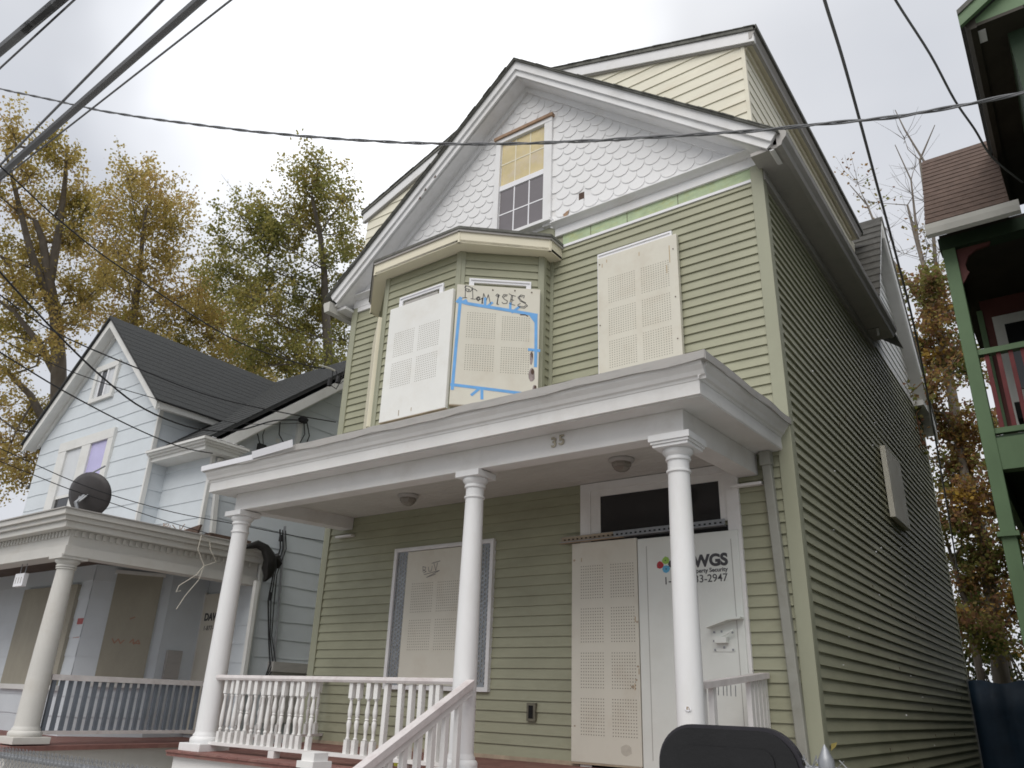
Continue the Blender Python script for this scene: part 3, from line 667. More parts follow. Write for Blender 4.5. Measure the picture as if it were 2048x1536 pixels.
for L in ([(-4.40, 3.0), (-4.41, 3.06), (-4.36, 3.05), (-4.37, 3.02), (-4.40, 3.02), (-4.35, 3.0), (-4.39, 2.985)], [(-4.32, 3.05), (-4.31, 3.0), (-4.27, 3.0), (-4.26, 3.06)], [(-4.24, 3.10), (-4.20, 3.0), (-4.18, 3.09)], [(-4.27, 3.09), (-4.14, 3.11)], [(-4.38, 2.965), (-4.14, 3.0), (-4.34, 2.93), (-4.2, 2.96)]):
    o_ = strip(pG, L, 0.007, ink_grey, 'x', o=Vector((0, -0.045, 0)), t=Vector(TX), n=Vector(NF)); b.add([v.co for v in o_.data.vertices], [tuple(p.vertices) for p in o_.data.polygons]); bpy.data.objects.remove(o_)
b.obj('pencil_scrawl', ink_grey, pG)
# right wall panel
pH = MB().box((0.03, 4.22, 4.06), (0.10, 5.22, 5.06)).obj('security_panel', panel_dirty if False else panel_m, H, label='cream panel on the long side wall, over a small window'); bevel(pH, 0.006)
# ---- door
D = MB().box((-2.222, -0.045, 1.05), (-2.10, 0, 3.78)).box((-0.62, -0.045, 1.05), (-0.498, 0, 3.78)).box((-2.10, -0.045, 3.70), (-0.62, 0, 3.78)).obj('door_casing', porch_white, H)
MB().box((-2.10, -0.034, 3.24), (-1.985, 0, 3.70)).box((-1.985, -0.034, 3.63), (-0.69, 0, 3.70)).box((-0.69, -0.034, 3.24), (-0.62, 0, 3.70)).obj('transom_frame', porch_white, D)
MB().box((-1.985, -0.028, 3.2), (-0.69, -0.022, 3.63)).obj('transom_pane', dark_glass, D)
MB().box((-2.10, -0.028, 1.05), (-0.62, -0.022, 3.2)).obj('door_leaf', dark_in, D)
pE = panel((0, -0.03, 0), TX, NF, -2.312, -1.562, 1.10, 3.155, 0.035, panel_m, 'tall perforated cream panel on the left half of the doorway')
MB().box((-2.312, -0.066, 1.085), (-1.562, -0.02, 1.0995)).obj('panel_edge', panel_dirty, pE, label='rusty lower edge')
holes(pE, (0, -0.065, 0), TX, NF, [(a, a + w_, c_, c_ + 0.315) for a, w_ in ((-2.196, 0.245), (-1.852, 0.244)) for c_ in (2.595, 2.175, 1.755, 1.34)], cols=10)
for sx, sz, r_ in ((-1.72, 1.23, 0.06), (-1.58, 1.95, 0.012), (-1.60, 1.83, 0.012), (-1.64, 1.77, 0.016), (-1.575, 2.35, 0.012), (-2.28, 2.98, 0.014), (-2.27, 1.41, 0.01)):
    blob(pE, Vector((0, -0.065, 0)), Vector(TX), Vector(NF), sx, sz, r_, r_ * .8, panel_dirty if r_ < .05 else stain_m, 'rust_mark')
for pnl, yy_, runs in ((pA, -0.0905, [(-1.05, 6.36, .22), (-1.09, 6.12, .10), (-1.90, 6.40, .05), (-1.84, 6.44, .04), (-1.42, 6.40, .05), (-1.93, 4.95, .06)]), (pE, -0.0655, [(-1.60, 2.40, .05), (-1.575, 1.93, .05), (-2.2, 3.0, .04), (-1.62, 1.80, .06)])):
    b = MB()
    for sx, sz, l_ in runs: b.obox((sx, yy_ - .0008, sz - l_), (.008, 0, 0), (0, .001, 0), (.001, 0, l_))
    b.obj('rust_run', mat('rust stain %d' % len(runs), (0.46, 0.33, 0.18), 0.7, 0.2, 20), pnl)
pF = panel((0, -0.03, 0), TX, NF, -1.553, -0.53, 1.08, 3.14, 0.035, panel_door, 'pale grey steel door panel with printed security sign and lock box')
MB().box((-1.458, -0.067, 1.16), (-1.452, -0.0655, 3.06)).box((-0.60, -0.067, 1.16), (-0.594, -0.0655, 3.06)).obj('panel_fold', flash_m, pF)
ty = -0.0665
place_text('sign_lettering', text_mesh('DAWGS', 0.148, sign_grey, 'RIGHT', 0.007), pF, (-0.64, ty, 2.83))
place_text('sign_lettering', text_mesh('Vacant Property Security', 0.054, sign_grey, 'RIGHT', 0.0012), pF, (-0.645, ty, 2.772))
place_text('sign_lettering', text_mesh('1-877-433-2947', 0.098, sign_grey, 'RIGHT', 0.0004), pF, (-0.650, ty, 2.684))
for hx, hz, m in ((-1.317, 2.868, hex_r), (-1.256, 2.908, hex_g), (-1.252, 2.828, hex_b), (-1.19, 2.872, sign_grey)):
    blob(pF, Vector((0, -0.065, 0)), Vector(TX), Vector(NF), hx, hz, 0.038, 0.038, m, 'sign_emblem', 0.0018, 8)
    blob(pF, Vector((0, -0.065, 0)), Vector(TX), Vector(NF), hx, hz, 0.007, 0.007, sign_grey, 'sign_emblem', 0.003, 6)
MB().prism([(-0.85, -0.066, 2.27), (-0.64, -0.066, 2.335), (-0.53, -0.066, 2.342), (-0.53, -0.066, 2.360), (-0.645, -0.066, 2.353), (-0.85, -0.066, 2.283)], (0, -0.10, 0)).obj('lock_hood', panel_door, pF)
MB().box((-0.83, -0.071, 2.075), (-0.625, -0.065, 2.255)).obj('lock_plate', panel_door, pF)
MB().box((-0.79, -0.13, 2.145), (-0.68, -0.07, 2.195)).obox((-0.735, -0.12, 2.19), (0.13, -0.02, 0.055), (0, 0.012, 0), (-0.004, 0, 0.014)).obj('lock_box', panel_door, pF)
screws(pF, (0, -0.071, 0), TX, NF, [(-0.81, 2.09), (-0.725, 2.11), (-0.645, 2.09), (-0.81, 2.24), (-0.74, 2.245), (-0.64, 2.235), (-0.815, 2.165)], steel, 0.010)
ai = MB().obox((-2.445, -0.11, 3.165), (1.805, 0, 0.02), (0, 0.085, 0), (0, 0, 0.008)).obox((-2.445, -0.066, 3.173), (1.805, 0, 0.02), (0, 0.006, 0), (0, 0, 0.06)).obj('slotted_angle_bar', steel, H, label='rusty slotted angle iron bolted over the doorway')
b = MB()
for i in range(34): b.box((-2.41 + i * 0.052, -0.0672, 3.192 + i * 0.00058), (-2.388 + i * 0.052, -0.0662, 3.208 + i * 0.00058))
b.obj('bar_holes', dark_in, ai, kind='stuff')
MB().obox((-2.445, -0.112, 3.160), (0.75, 0, 0.008), (0, 0.05, 0), (0, 0, 0.004)).obox((-2.44, -0.0672, 3.175), (0.62, 0, 0.007), (0, 0.0005, 0), (0, 0, 0.055)).obj('rust_patch', panel_dirty, ai)
# outlet box on the porch wall
oc = MB().box((-2.85, -0.05, 1.43), (-2.745, 0, 1.60)).obj('wall_outlet', outlet_m, H); MB().box((-2.825, -0.053, 1.455), (-2.77, -0.05, 1.575)).obj('outlet_opening', dark_in, oc)

# ---- porch
def sg(x, y, z): return (x, y, z + 0.05 * (y + 1.92))
PF = MB().box((-6.15, -1.86, 0.965), (-0.06, -0.0, 1.0)).map(lambda x, y, z: (x, y, z + 0.025 * (y + 1.86)))
PF.obj('porch_floor', red_paint, H, label='porch floor with worn red edge')
nb = 40
for i in range(nb):
    x0 = -6.15 + i * 6.09 / nb
    MB().box((x0 + 0.003, -1.875, 1.0), (x0 + 6.09 / nb - 0.003, -0.02, 1.018)).map(lambda x, y, z: (x, y, z + 0.025 * (y + 1.86))).obj('floor_plank', red_paint, H)
MB().box((-6.10, -1.80, 0.3), (-0.1, -1.74, 0.96)).box((-6.10, -1.74, 0.3), (-6.04, 0, 0.96)).box((-0.16, -1.74, 0.3), (-0.1, 0, 0.96)).obj('porch_skirt', porch_white, H)
MB().box((-6.16, -0.03, 1.02), (-2.24, 0.0, 1.10)).box((-0.49, -0.03, 1.02), (-0.06, 0.0, 1.10)).obj('baseboard', panel_dirty, H)
# beam and side beams
sb = lambda a, b_, nm, m=porch_white: MB().box(a, b_).map(sg).obj(nm, m, H)
bevel(sb((-5.93, -1.70, 3.543), (-0.30, -1.50, 3.745), 'porch_beam'), 0.006)
bevel(sb((-0.50, -1.50, 3.54), (-0.303, -0.02, 3.745), 'porch_side_beam'), 0.006)
bevel(sb((-5.927, -1.50, 3.54), (-5.73, -0.02, 3.745), 'porch_side_beam'), 0.006)
sb((-0.55, -0.09, 3.44), (-0.26, -0.02, 3.466), 'beam_bracket'); sb((-5.98, -0.09, 3.44), (-5.68, -0.02, 3.466), 'beam_bracket')
sb((-6.14, -1.90, 3.745), (-0.06, -0.0, 3.765), 'porch_soffit')
sb((-5.73, -1.50, 3.70), (-0.50, -0.0, 3.742), 'porch_ceiling', ceil_mat)
for i in range(14):
    yb = -1.48 + i * 0.105
    sb((-5.73, yb, 3.694), (-0.50, yb + 0.099, 3.70), 'ceiling_board', ceil_mat)
sb((-6.15, -1.93, 3.755), (-0.055, -1.90, 3.865), 'porch_fascia'); sb((-0.085, -1.90, 3.755), (-0.055, 0, 3.865), 'porch_fascia'); sb((-6.15, -1.90, 3.755), (-6.12, 0, 3.865), 'porch_fascia')
crown = [(0.0, 3.865), (0.006, 3.865), (0.012, 3.885), (0.03, 3.895), (0.045, 3.925), (0.075, 3.96), (0.085, 3.985), (0.0, 3.985)]
MB().prism([(-6.17, -1.93 - a, z_) for a, z_ in crown], (6.17 - 0.0, 0, 0)).map(sg).obj('porch_crown', porch_white, H)
MB().prism([(-0.055 + a, -1.96, z_) for a, z_ in crown], (0, 1.96, 0)).map(sg).obj('porch_crown', porch_white, H)
MB().prism([(-6.15 - a, -1.96, z_) for a, z_ in crown], (0, 1.96, 0)).map(sg).obj('porch_crown', porch_white, H)
# roof edge metal and low roof
def warp(x, y, z): return (x, y, z + 0.05 * (y + 1.92) + 0.006 * math.sin(x * 5.1) + 0.005 * math.sin(x * 11 + 1))
b = MB()
for i in range(40): b.box((-6.20 + i * 0.1559, -2.035, 3.985), (-6.20 + (i + 1) * 0.1559, -2.028, 4.05))
b.map(warp).obj('roof_edge_flashing', flash_m, H)
b = MB()
for i in range(14): b.box((0.037, -2.035 + i * 0.145, 3.985), (0.044, -2.035 + (i + 1) * 0.145, 4.05))
b.map(lambda x, y, z: (x + 0.004 * math.sin(y * 9), y, z + 0.05 * (y + 1.92) + 0.008 * math.sin(y * 7))).obj('roof_edge_flashing', flash_m, H)
sb((-6.20, -2.03, 3.985), (0.04, 0, 4.0), 'porch_roof', flash_m)
MB().prism([(-6.2, -2.03, 4.05), (0.04, -2.03, 4.05), (0.0, 0, 4.16), (-6.2, 0, 4.16)], (0, 0, -0.05)).obj('porch_roof', flash_m, H)
MB().obox((-5.25, -2.045, 4.00), (0.72, -0.03, 0.015), (0, 0.004, 0), (0, -0.02, 0.075)).obj('loose_flashing', vinyl_white, H, label='bent white flashing strip')
MB().obox((-6.22, -2.04, 3.99), (0.98, 0, 0.0), (0, 0.004, 0), (0, -0.005, 0.06)).obj('loose_flashing', vinyl_white, H)
# columns
def column(x, yc, z0, zt_, r0, r1, square_cap=False, parent=H, m=col_white, ring_z=0.2, cap_lift=0):
    prof = [(r0 * 1.28, 0.075), (r0 * 1.34, 0.09), (r0 * 1.34, 0.115), (r0 * 1.26, 0.13), (r0 * 1.13, 0.14), (r0 * 1.13, 0.155), (r0 * 1.02, 0.175)]
    Hh = zt_ - z0
    for i in range(9):
        f = i / 8; rr = r0 + (r1 - r0) * (f ** 1.6)
        prof.append((rr, 0.19 + (Hh - 0.19 - ring_z) * f))
    zr = Hh - ring_z
    prof += [(r1 * 1.13, zr + 0.004), (r1 * 1.15, zr + 0.012), (r1 * 1.13, zr + 0.02), (r1, zr + 0.024), (r1, Hh - 0.105), (r1 * 1.16, Hh - 0.10), (r1 * 1.18, Hh - 0.088), (r1 * 1.16, Hh - 0.08), (r1 * 1.08, Hh - 0.072), (r1 * 1.2, Hh - 0.06), (r1 * 1.4, Hh - 0.04), (r1 * 1.42, Hh - 0.022), (r1 * 1.36, Hh - 0.012), (r1 * 1.2, Hh - 0.008)]
    cobj = MB().lathe(prof, (x, yc, z0), 28).obj('porch_column', m, parent, smooth=True)
    pw = r0 * 1.55
    bevel(MB().box((x - pw, yc - pw, z0), (x + pw, yc + pw, z0 + 0.075)).obj('plinth', m, cobj), 0.005)
    a = r1 * 1.62
    ab = MB().box((x - a, yc - a, zt_ - 0.012), (x + a, yc + a, zt_ + 0.045))
    if square_cap: ab = MB().box((x - a - .012, yc - a - .012, zt_ - 0.012), (x + a + .012, yc + a + .012, zt_ + 0.012)).box((x - a - .024, yc - a - .024, zt_ + .012), (x + a + .024, yc + a + .024, zt_ + .032)).box((x - a - .036, yc - a - .036, zt_ + 0.032), (x + a + .036, yc + a + .036, zt_ + 0.085))
    bevel(ab.obj('capital', m, cobj), 0.003)
    return cobj
column(-5.89, -1.60, 1.018, 3.505, 0.118, 0.090)
column(-2.41, -1.60, 1.018, 3.505, 0.103, 0.083)
cR = column(-0.40, -1.60, 1.018, 3.47, 0.098, 0.083, True)
CO = Vector((-0.40 + 0.02, -1.60 - 0.098, 0)); CT = Vector((1, 0.1, 0)).normalized(); CN = Vector((0.1, -1, 0)).normalized()
blob(cR, CO, CT, CN, 0.004, 1.60, 0.022, 0.018, vinyl_white, 'bare_patch', 0.004)
blob(cR, CO, CT, CN, 0.0, 1.602, 0.006, 0.012, panel_dirty, 'rust_mark', 0.0055); blob(cR, CO, CT, CN, 0.014, 1.597, 0.004, 0.006, panel_dirty, 'rust_mark', 0.0055); blob(cR, CO, CT, CN, 0.006, 1.609, 0.010, 0.003, panel_dirty, 'rust_mark', 0.0065)
# front railing
def turned(z0, z1, kind=0):
    s = MB(); h = z1 - z0; w = 0.023
    if kind == 2: return s.box((-w, -w, z0), (w, w, z1))
    lo = 0.20 if kind == 0 else 0.17; hi = 0.78
    s.box((-w, -w, z0), (w, w, z0 + h * lo)); s.box((-w, -w, z0 + h * hi), (w, w, z1))
    if kind == 0: pr = [(0.016, lo), (0.022, lo + .015), (0.013, lo + .04), (0.016, lo + .12), (0.024, lo + .22), (0.020, lo + .26), (0.015, lo + .275), (0.022, lo + .29), (0.015, lo + .305), (0.021, lo + .34), (0.023, lo + .40), (0.014, lo + .52), (0.013, hi - .03), (0.021, hi - .015), (0.016, hi)]
    else: pr = [(0.014, lo), (0.022, lo + .04), (0.013, lo + .07), (0.021, lo + .10), (0.024, lo + .22), (0.018, lo + .42), (0.014, hi - .06), (0.022, hi - .03), (0.015, hi)]
    s.lathe([(r, z0 + h * f) for r, f in pr], (0, 0, 0), 10)
    return s
RB0, RB1 = 1.115, 1.715
bm = [turned(RB0, RB1, k).mesh('baluster', porch_white, True) for k in (0, 1, 2)]
rail = MB().prism([(-5.80, -1.655, 1.715), (-5.80, -1.665, 1.735), (-5.80, -1.66, 1.755), (-5.80, -1.64, 1.765), (-5.80, -1.60, 1.765), (-5.80, -1.58, 1.755), (-5.80, -1.575, 1.735), (-5.80, -1.585, 1.715)], (3.32, 0, 0.006)).obj('front_railing', rail_top, H)
MB().obox((-5.82, -1.66, 1.085), (3.35, 0, 0.008), (0, 0.08, 0), (0, 0, 0.03)).obj('bottom_rail', porch_white, rail)
xs = [-5.651, -5.544, -5.44, -5.335, -5.231, -5.119, -5.002, -4.889, -4.79, -4.684, -4.577, -4.475, -4.37, -4.264, -3.729, -3.62, -3.512, -3.402, -3.292, -3.077, -2.967, -2.858, -2.757, -2.652]
for i, x in enumerate(xs):
    k = 1 if i in (0, 1, 2, 5, 6, 7) else (2 if i > 17 else 0)
    o_ = link('baluster', bm[k], rail, loc=(x, -1.62, 0)); o_.rotation_euler = (rnd.uniform(-.006, .006), rnd.uniform(-.012, .012), rnd.uniform(-.1, .1))
for x in (-4.72, -3.0): bevel(MB().box((x - 0.045, -1.66, 1.018), (x + 0.045, -1.58, 1.085)).obj('rail_block', porch_white, rail), 0.004)
# left end railing
rl = MB().box((-5.93, -1.50, 1.72), (-5.85, -0.02, 1.765)).map(lambda x, y, z: (x, y, z + .03 * (y + 1.5))).obj('side_railing', rail_top, H)
MB().box((-5.925, -1.50, 1.10), (-5.855, -0.02, 1.13)).map(lambda x, y, z: (x, y, z + .03 * (y + 1.5))).obj('bottom_rail', rail_top, rl)
for i in range(10): link('baluster', bm[0], rl, loc=(-5.89, -1.38 + i * 0.14, 0.02 + i * .003))
# right end railing: broken
rr = MB().obox((-0.44, -1.50, 1.725), (0, 1.46, 0.135), (0.085, 0, 0), (0, 0, 0.045)).obj('side_railing', rail_top, H, label='loose right rail with missing balusters')
for i, (y, l) in enumerate(((-1.38, 0.70), (-1.20, 0.72), (-0.42, 0.62), (-0.33, 0.66), (-0.24, 0.68), (-0.15, 0.70), (-0.07, 0.72))):
    MB().box((-0.42, y - 0.03, 1.05), (-0.38, y + 0.03, 1.735 + (y + 1.5) * .09)).obj('baluster', porch_white, rr)
for y in (-0.95, -0.88, -0.80, -0.70, -1.05): MB().tube([(-0.41, y, 1.78), (-0.415, y + .004, 1.70)], 0.0035, 5).obj('bare_nail', steel, rr)
# steps and stair railing
for i in range(5): MB().box((-2.30, -1.88 - (i + 1) * 0.28, 0.3), (-0.50, -1.88 - i * 0.28, 0.86 - i * 0.13)).obj('step', red_paint, H)
sr = MB().obox((-2.34, -1.66, 1.705), (0, -1.52, -0.78), (0.085, 0, 0), (0, 0, 0.055)).obj('stair_railing', rail_top, H)
MB().obox((-2.325, -1.66, 1.645), (0, -1.52, -0.78), (0.055, 0, 0), (0, 0, 0.06)).obj('rail_fillet', porch_white, sr)
MB().obox((-2.325, -1.70, 1.02), (0, -1.48, -0.76), (0.055, 0, 0), (0, 0, 0.06)).obj('bottom_rail', porch_white, sr)
for y in (-1.80, -1.95, -2.10, -2.25, -2.40, -2.55, -2.70, -2.86):
    zt2 = 1.65 - 0.513 * (-1.66 - y)
    o_ = MB().box((-2.32, y - .022, zt2 - 0.58), (-2.275, y + .022, zt2 + 0.01)).obj('baluster', porch_white, sr)
nw = MB().box((-2.42, -3.24, 0.3), (-2.30, -3.12, 1.25)).box((-2.44, -3.26, 1.16), (-2.28, -3.10, 1.20)).obj('newel_post', porch_white, sr)
# house number
hn = place_text('house_number', text_mesh('3', 0.125, brass, 'LEFT', 0.002, 0.006), H, (-1.515, -1.708, 3.628))
place_text('digit', text_mesh('5', 0.125, brass, 'LEFT', 0.002, 0.006), hn, (-1.435, -1.708, 3.638))
# downspout on the right of the facade
ds = MB().obox((-0.245, -0.03, 3.80), (0.085, 0, 0), (0, -0.07, 0), (0.105, 0, -3.4)).obj('downspout', spout_m, H); bevel(ds, 0.01)
MB().obox((-0.25, -0.03, 3.70), (0.10, 0, 0), (0, -0.09, 0), (0.0, 0, 0.13)).obj('downspout_elbow', spout_m, ds)
MB().box((-0.07, -0.03, 3.82), (0.03, 0.03, 4.02)).obj('corner_patch', flash_m, H)

# ceiling lights on the porch
def ceiling_light(x, y, z, lab):
    r_ = root('ceiling_light', lab, 'lamp', (x, y, z), 'porch ceiling lights')
    MB().lathe([(0.12, 0.0), (0.125, -0.012), (0.115, -0.03), (0.10, -0.04)], (x, y, z), 16).obj('lamp_base', flash_m, r_, True)
    MB().lathe([(0.098, -0.04), (0.095, -0.065), (0.078, -0.085), (0.08, -0.09), (0.05, -0.115), (0.012, -0.125)], (x, y, z), 8).obj('lamp_shade', glass_shade, r_)
ceiling_light(-1.335, -0.77, 3.748, 'faceted glass ceiling light left of the thick right column, near the doorway')
ceiling_light(-4.117, -0.70, 3.752, 'faceted glass ceiling light above the boarded porch window')
# bottle on the porch
bt = root('plastic_bottle', 'clear plastic bottle with yellow liquid on the porch floor behind the balusters', 'bottle', (-3.36, -1.32, 1.03))
MB().lathe([(0.034, 0.0), (0.037, 0.01), (0.037, 0.14), (0.03, 0.18), (0.013, 0.215), (0.013, 0.235)], (-3.36, -1.32, 1.03), 14).obj('bottle_body', bottle_m, bt, True)
MB().lathe([(0.038, 0.005), (0.0382, 0.07)], (-3.36, -1.32, 1.03), 14).obj('bottle_liquid', liquid, bt, True)
MB().lathe([(0.016, 0.235), (0.016, 0.255)], (-3.36, -1.32, 1.03), 10).obj('bottle_cap', vinyl_white, bt)

# ================================================================== PALE BLUE HOUSE (left)
B = root('blue_house', 'pale blue shingled house with dark roof, boarded porch and double window', 'house', (-11.4, -1.0, 0.3))
GX0, GX1, GY = -13.42, -9.42, -1.0
AX, AZ, KB = -11.40, 7.62, 0.90
zb = lambda x: AZ - KB * abs(x - AX)
c = MB().box((GX0, GY, 3.34), (GX1, 8.0, 5.6)).box((GX0, 0.45, 0.3), (GX1, 8.0, 3.34))
c.prism([(GX0, GY, 5.6), (GX1, GY, 5.6), (GX1, GY, zb(GX1)), (AX, GY, AZ), (GX0, GY, zb(GX0))], (0, 3.4, 0))
c.box((GX1, -0.69, 3.62), (-8.2, 0.45, 5.0)).box((GX1, 0.45, 0.3), (-8.2, 6.0, 5.0))
c.prism([(-8.2, -0.69, 5.0), (-8.2, 6.1, 5.0), (-8.2, 2.7, 7.85)], (-2.0, 0, 0))
c.obj('wall', blue_side, B)
eb = 0.266
def course_row(o, t, n, s0, s1, s0t, s1t, z0, z1, m=blue_side, th=0.012):
    """one course of wide shingles with a gently wavy lower edge"""
    o, t, n = Vector(o), Vector(t), Vector(n); k = max(2, int((s1 - s0) / 0.2)); b = MB(); vs = []; fs = []
    for i in range(k + 1):
        f = i / k; sb_ = s0 + (s1 - s0) * f; st = s0t + (s1t - s0t) * f; w_ = rnd.uniform(-.006, .006)
        vs += [o + t * sb_ + up * (z0 + w_), o + t * sb_ + n * th + up * (z0 + w_), o + t * st + n * 0.002 + up * (z1 + 0.01)]
    for i in range(k):
        a = 3 * i
        fs += [(a + 1, a + 4, a + 5, a + 2), (a, a + 3, a + 4, a + 1)]
    if t.cross(up).dot(n) < 0: fs = [f[::-1] for f in fs]
    return b.add(vs, fs).obj('shingle_course', m, B)
z = 5.283 - 6 * eb
while z < 7.5:
    def lim(zz):
        d = min(2.0, (AZ - 0.1 - zz) / KB); return max(GX0, AX - d), min(GX1, AX + d)
    a0, a1 = lim(z); b0, b1 = lim(z + eb)
    if b1 > b0: course_row((0, GY, 0), (1, 0, 0), (0, -1, 0), a0, a1, b0, b1, z, z + eb)
    elif a1 > a0: course_row((0, GY, 0), (1, 0, 0), (0, -1, 0), a0, a1, AX - .01, AX + .01, z, AZ - .12)
    z += eb
z = 3.63 - 0.0
while z < 5.55:
    course_row((GX1, GY, 0), (0, 1, 0), (1, 0, 0), 0.03, 3.3, 0.03, 3.3, z, z + eb); z += eb
z = 3.66
while z < 4.83:
    course_row((0, -0.69, 0), (1, 0, 0), (0, -1, 0), GX1, -8.2, GX1, -8.2, z, min(z + eb, 4.86)); z += eb
z = 0.5; i = 0
ksl = 0.875
while z < 7.7:
    y0 = -0.69 if z > 3.5 else 0.45
    ya = max(y0, -0.45 + (z - 5.0) / ksl + 0.1) if z > 5 else y0
    yat = max(y0, -0.45 + (z + eb - 5.0) / ksl + 0.1) if z + eb > 5 else y0
    y1 = min(6.1, 2.7 + (7.85 - z) / .84)
    if y1 > yat: course_row((-8.2, 0, 0), (0, 1, 0), (1, 0, 0), ya, y1, yat, y1, z, z + eb)
    z += eb
z = 1.2
while z < 3.3:
    course_row((0, -1.13, 0), (1, 0, 0), (0, -1, 0), -14.5, -10.0, -14.5, -10.0, z, z + eb); course_row((-10.0, -1.13, 0), Vector((0.55, 0.93, 0)).normalized(), (0.86074222, -0.5090411, 0), 0, 1.08, 0, 1.08, z, z + eb)
    course_row((0, 0.45, 0), (1, 0, 0), (0, -1, 0), -9.5, -8.2, -9.5, -8.2, z, z + eb); z += eb
for a, b_ in (((GX1 - .01, GY - .02, 3.6), (GX1 + .03, GY + .05, 5.75)), ((-8.23, -0.715, 3.62), (-8.175, -0.66, 4.85)), ((-8.23, 0.43, 0.9), (-8.17, 0.48, 3.6))):
    MB().box(a, b_).obj('corner_board', blue_trim, B)
# front gable rakes and roof
def rb(side, v0, v1, y0, yl, xe, nm, m):
    return MB().prism([(AX, y0, 7.78 - v0), (AX + side * xe, y0, 7.78 - v0 - KB * xe), (AX + side * xe, y0, 7.78 - v1 - KB * xe), (AX, y0, 7.78 - v1)], (0, yl, 0)).obj(nm, m, B)
for s_ in (1, -1):
    rb(s_, 0.0, 0.17, -1.22, 0.04, 2.24, 'rake_fascia', blue_trim)
    rb(s_, 0.10, 0.13, -1.18, 0.18, 2.22, 'rake_soffit', blue_trim)
    rb(s_, 0.13, 0.22, -1.05, 0.048, 2.08, 'rake_frieze', blue_trim)
    rb(s_, -0.05, 0.0, -1.26, 4.0, 2.28, 'roof', shingle_dark)
for q in range(15):
    d = 0.12 + q * 0.147
    MB().prism([(AX + d, -1.262, 7.83 - KB * d), (AX + d + 0.145, -1.262, 7.83 - KB * (d + 0.145)), (AX + d + .146, -1.262, 7.834 - KB * (d + 0.145))], (0, 3.9, 0)).obj('roof_course', shingle_dark, B)
MB().box((-9.42, GY, 5.70), (-9.18, 0.6, 5.73)).obj('eave_soffit', blue_trim, B)
MB().box((-9.2, -1.18, 5.64), (-9.14, 0.6, 5.78)).obj('eave_fascia', blue_trim, B)
# main roof with side gable
MB().prism([(-7.97, -0.98, 5.02), (-7.97, 2.75, 8.05), (-7.97, 6.4, 5.02), (-7.97, 6.4, 4.95), (-7.97, 2.75, 7.98), (-7.97, -0.98, 4.94)], (-5.6, 0, 0)).obj('roof', shingle_dark, B)
for q in range(22):
    y0 = -0.95 + q * 0.168; z0 = 5.02 + (y0 + 0.98) * 0.8123
    MB().prism([(-7.965, y0, z0), (-7.965, y0 + .16, z0 + .13), (-7.965, y0 - .003, z0 + .004)], (-3.4, 0, 0)).obj('roof_course', shingle_dark, B)
MB().prism([(-8.02, -0.90, 4.93), (-8.02, 2.75, 7.89), (-8.02, 2.75, 7.70), (-8.02, -0.66, 4.93)], (0.045, 0, 0)).obj('side_rake_fascia', blue_trim, B)
MB().prism([(-8.2, -0.66, 4.93), (-8.2, 2.75, 7.69), (-8.2, 2.75, 7.66), (-8.2, -0.62, 4.93)], (0.18, 0, 0)).obj('side_rake_soffit', blue_trim, B)
MB().box((-8.2, 0.35, 5.35), (-8.185, 0.42, 5.42)).obj('siding_patch', blue_trim, B)
# boxed cornice return
for a, b_, m in (((-9.44, -0.98, 4.84), (-7.98, -0.40, 4.90), blue_trim), ((-9.44, -1.01, 4.90), (-7.95, -0.37, 4.935), blue_trim), ((-9.44, -1.05, 4.935), (-7.91, -0.33, 4.965), blue_trim), ((-9.44, -1.08, 4.965), (-7.88, -0.30, 4.995), blue_trim), ((-9.44, -1.07, 4.995), (-7.89, -0.31, 5.01), flash_m)):
    MB().box(a, b_).obj('boxed_cornice', m, B)
for q in range(5): MB().box((-7.93, -0.95 + q * .12, 5.01), (-7.885, -0.89 + q * .12, 5.018)).obj('peeled_paint', vinyl_white, B)
# attic slider window
aw = MB().box((-11.87, -1.055, 6.86), (-11.07, -1.0, 6.97)).box((-11.87, -1.055, 6.27), (-11.07, -1.0, 6.34)).box((-11.87, -1.05, 6.34), (-11.77, -1.0, 6.86)).box((-11.17, -1.05, 6.34), (-11.07, -1.0, 6.86)).obj('attic_window', blue_trim, B)
MB().box((-11.77, -1.022, 6.34), (-11.64, -1.018, 6.86)).obj('pane', pale_glass, aw); MB().box((-11.64, -1.022, 6.34), (-11.44, -1.018, 6.86)).obj('pane', dark_glass, aw); MB().box((-11.40, -1.022, 6.34), (-11.17, -1.018, 6.86)).obj('pane', pale_glass, aw)
MB().box((-11.44, -1.04, 6.34), (-11.40, -1.015, 6.86)).box((-11.66, -1.036, 6.34), (-11.63, -1.017, 6.86)).obj('sash_bar', vinyl_white, aw)
# double window
dw = MB().box((-12.50, -1.06, 5.45), (-10.63, -1.0, 5.62)).box((-12.50, -1.055, 3.75), (-12.21, -1.0, 5.45)).box((-11.66, -1.055, 3.75), (-11.36, -1.0, 5.45)).box((-10.80, -1.055, 3.75), (-10.63, -1.0, 5.45)).box((-12.5, -1.08, 3.68), (-10.6, -1.0, 3.75)).obj('double_window', blue_trim, B)
MB().box((-12.21, -1.022, 4.62), (-11.66, -1.018, 5.45)).obj('pane', pale_glass, dw); MB().box((-12.21, -1.014, 3.75), (-11.66, -1.01, 4.57)).obj('pane', dark_glass, dw, label='dark lower pane')
MB().box((-11.36, -1.022, 4.62), (-10.80, -1.018, 5.45)).obj('pane', violet_glass, dw, label='pane with violet sky reflection painted in'); MB().box((-11.36, -1.014, 3.75), (-10.80, -1.01, 4.57)).obj('pane', violet_glass, dw)
MB().box((-12.21, -1.03, 4.57), (-11.66, -1.012, 4.62)).box((-11.36, -1.03, 4.57), (-10.80, -1.012, 4.62)).obj('meeting_rail', blue_trim, dw)
